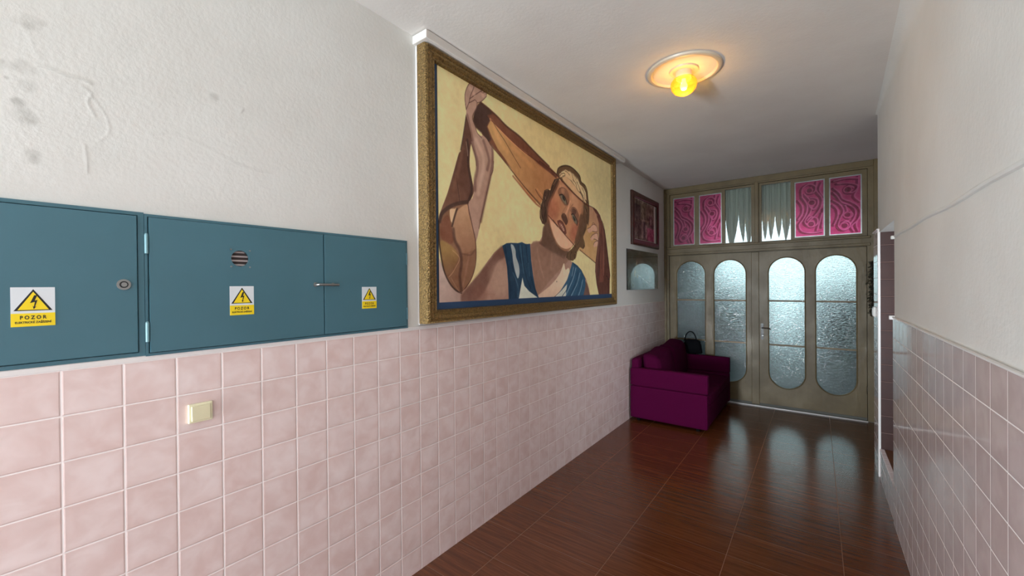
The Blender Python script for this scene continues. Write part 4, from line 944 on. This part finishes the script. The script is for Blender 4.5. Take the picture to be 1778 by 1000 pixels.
bm = nb(); lathe(bm, (LX, LY, CZ), [(.0, -.062), (.014, -.064), (.015, -.085), (.024, -.105), (.026, -.120), (.018, -.138), (0, -.144)], 24)
obj('bulb', bm, 'bulb', t, True)
l = bpy.data.lights.new('lamp_light', 'POINT'); l.energy = 3.6; l.color = (1, .78, .42); l.shadow_soft_size = .02
o = bpy.data.objects.new('lamp_light', l); o.location = (LX, LY, CZ-.155); COL.objects.link(o)
# ================================================================== PURPLE SOFA
s = thing('sofa', 'compact purple fabric two-seat sofa against the left wall before the door', 'sofa', (.02, 5.94, 0))
YA, YB = 5.165, 6.735
bm = nb(); soft_box(bm, .04, .950, YA+.09, YB-.09, .045, .300, .015, (.0, .0, 0), 10); obj('base', bm, 'purple', s, True)
for a, b in ((YA, YA+.100), (YB-.100, YB)):
    bm = nb(); soft_box(bm, .03, .955, a, b, .038, .449, .012, (0, 0, 0), 10); soft_box(bm, .03, .960, a, b, .451, .682, .020, (.0, .002, .003), 10); obj('arm', bm, 'purple', s, True)
bm = nb(); soft_box(bm, .03, .135, YA+.03, YB-.03, .302, .800, .03, (.0, 0, .006), 10); obj('backrest', bm, 'purple', s, True)
def slump(p, u):
    p.x += .05*(1-u[2])*.5; p.z += -.012*(1+u[0])*(1+u[2])*.5+.01*math.sin(p.y*9)*(1+u[2]); return p
bm = nb(); soft_box(bm, .140, .36, YA+.115, 5.94, .43, .870, .06, (.03, .012, .022), 14, slump); obj('back_cushion', bm, 'purple_cushion', s, True)
bm = nb(); soft_box(bm, .140, .36, 5.95, YB-.13, .43, .905, .06, (.035, .012, .022), 14, slump); obj('back_cushion', bm, 'purple_cushion', s, True)
bm = nb(); soft_box(bm, .145, .962, YA+.108, 5.948, .302, .425, .03, (.004, 0, .014), 12); obj('seat_cushion', bm, 'purple', s, True)
bm = nb(); soft_box(bm, .145, .962, 5.952, YB-.108, .302, .425, .03, (.004, 0, .014), 12); obj('seat_cushion', bm, 'purple', s, True)
for x, y in ((.12, YA+.055), (.84, YA+.055), (.12, YB-.055), (.84, YB-.055)):
    bm = nb(); tube(bm, [(x, y, 0), (x, y, .04)], .022, 12); obj('leg', bm, 'black_cloth', s, 40)
# ================================================================== BAG ON THE SOFA ARM
t = thing('handbag', 'black shaggy handbag with a curved handle standing on the sofa arm', 'bag', (.44, 6.68, .70))
def shag(p, u):
    k = 1-.28*(u[2]+1)/2; p.x = .44+(p.x-.44)*k; p += Vector((math.sin(p.z*160)*.004, 0, math.sin(p.x*150)*.004)); return p
bm = nb(); soft_box(bm, .305, .590, 6.637, 6.723, .700, .905, .03, (.008, .01, .01), 14, shag)
rg = random.Random(3)
for _k in range(420):       # tufts
    a = rg.random(); z = .712+rg.random()*.205; k = 1-.28*(z-.684)/.22; sd = rg.choice((-1, 1)); x = .44+(rg.random()*2-1)*.138*k
    if rg.random() < .4: x = .44+sd*.138*k
    y = 6.638 if rg.random() < .8 else 6.722
    d = Vector(((x-.44)*.12+rg.uniform(-.006, .006), -.006 if y < 6.68 else .006, -.014)); w = Vector((.0025, 0, 0)); p = Vector((x, y, z))
    bm.faces.new([bm.verts.new(p-w), bm.verts.new(p+w), bm.verts.new(p+d)])
obj('body', bm, 'black_cloth', t)
bm = nb(); tube(bm, [(.42+.082*math.cos(a), 6.68, .885+.145*math.sin(a)) for a in [math.pi*k/16 for k in range(17)]], .0085, 8); obj('handle', bm, 'black_cloth', t, True)
# ================================================================== DRIED GARLAND ON THE DOOR FRAME
t = thing('dried_garland', 'dark dried leafy garland hanging on the right door jamb', 'garland', (2.535, 6.76, 1.37))
bm = nb(); tube(bm, [(2.54, 6.755, 2.03), (2.535, 6.745, 1.8), (2.54, 6.74, 1.6), (2.53, 6.745, 1.38)], .006, 6); obj('stem', bm, 'leaf', t, True)
bm = nb(); rg = random.Random(11)
for _k in range(520):
    f = rg.random(); z = 1.35+.68*f; rad = .02+.032*math.sin(math.pi*min(1, f*1.1))**.5
    a = rg.uniform(math.pi, 2*math.pi); p = Vector((2.537+rad*math.cos(a)*rg.random(), 6.752+rad*math.sin(a)*rg.random(), z))
    d = Vector((rg.uniform(-1, 1), rg.uniform(-1, .3), rg.uniform(-1, .5))).normalized()*.026; w = d.cross(Vector((rg.random(), rg.random(), rg.random()))).normalized()*.007
    bm.faces.new([bm.verts.new(q) for q in (p, p+d*.5+w, p+d, p+d*.5-w)])
obj('foliage', bm, 'leaf', t)
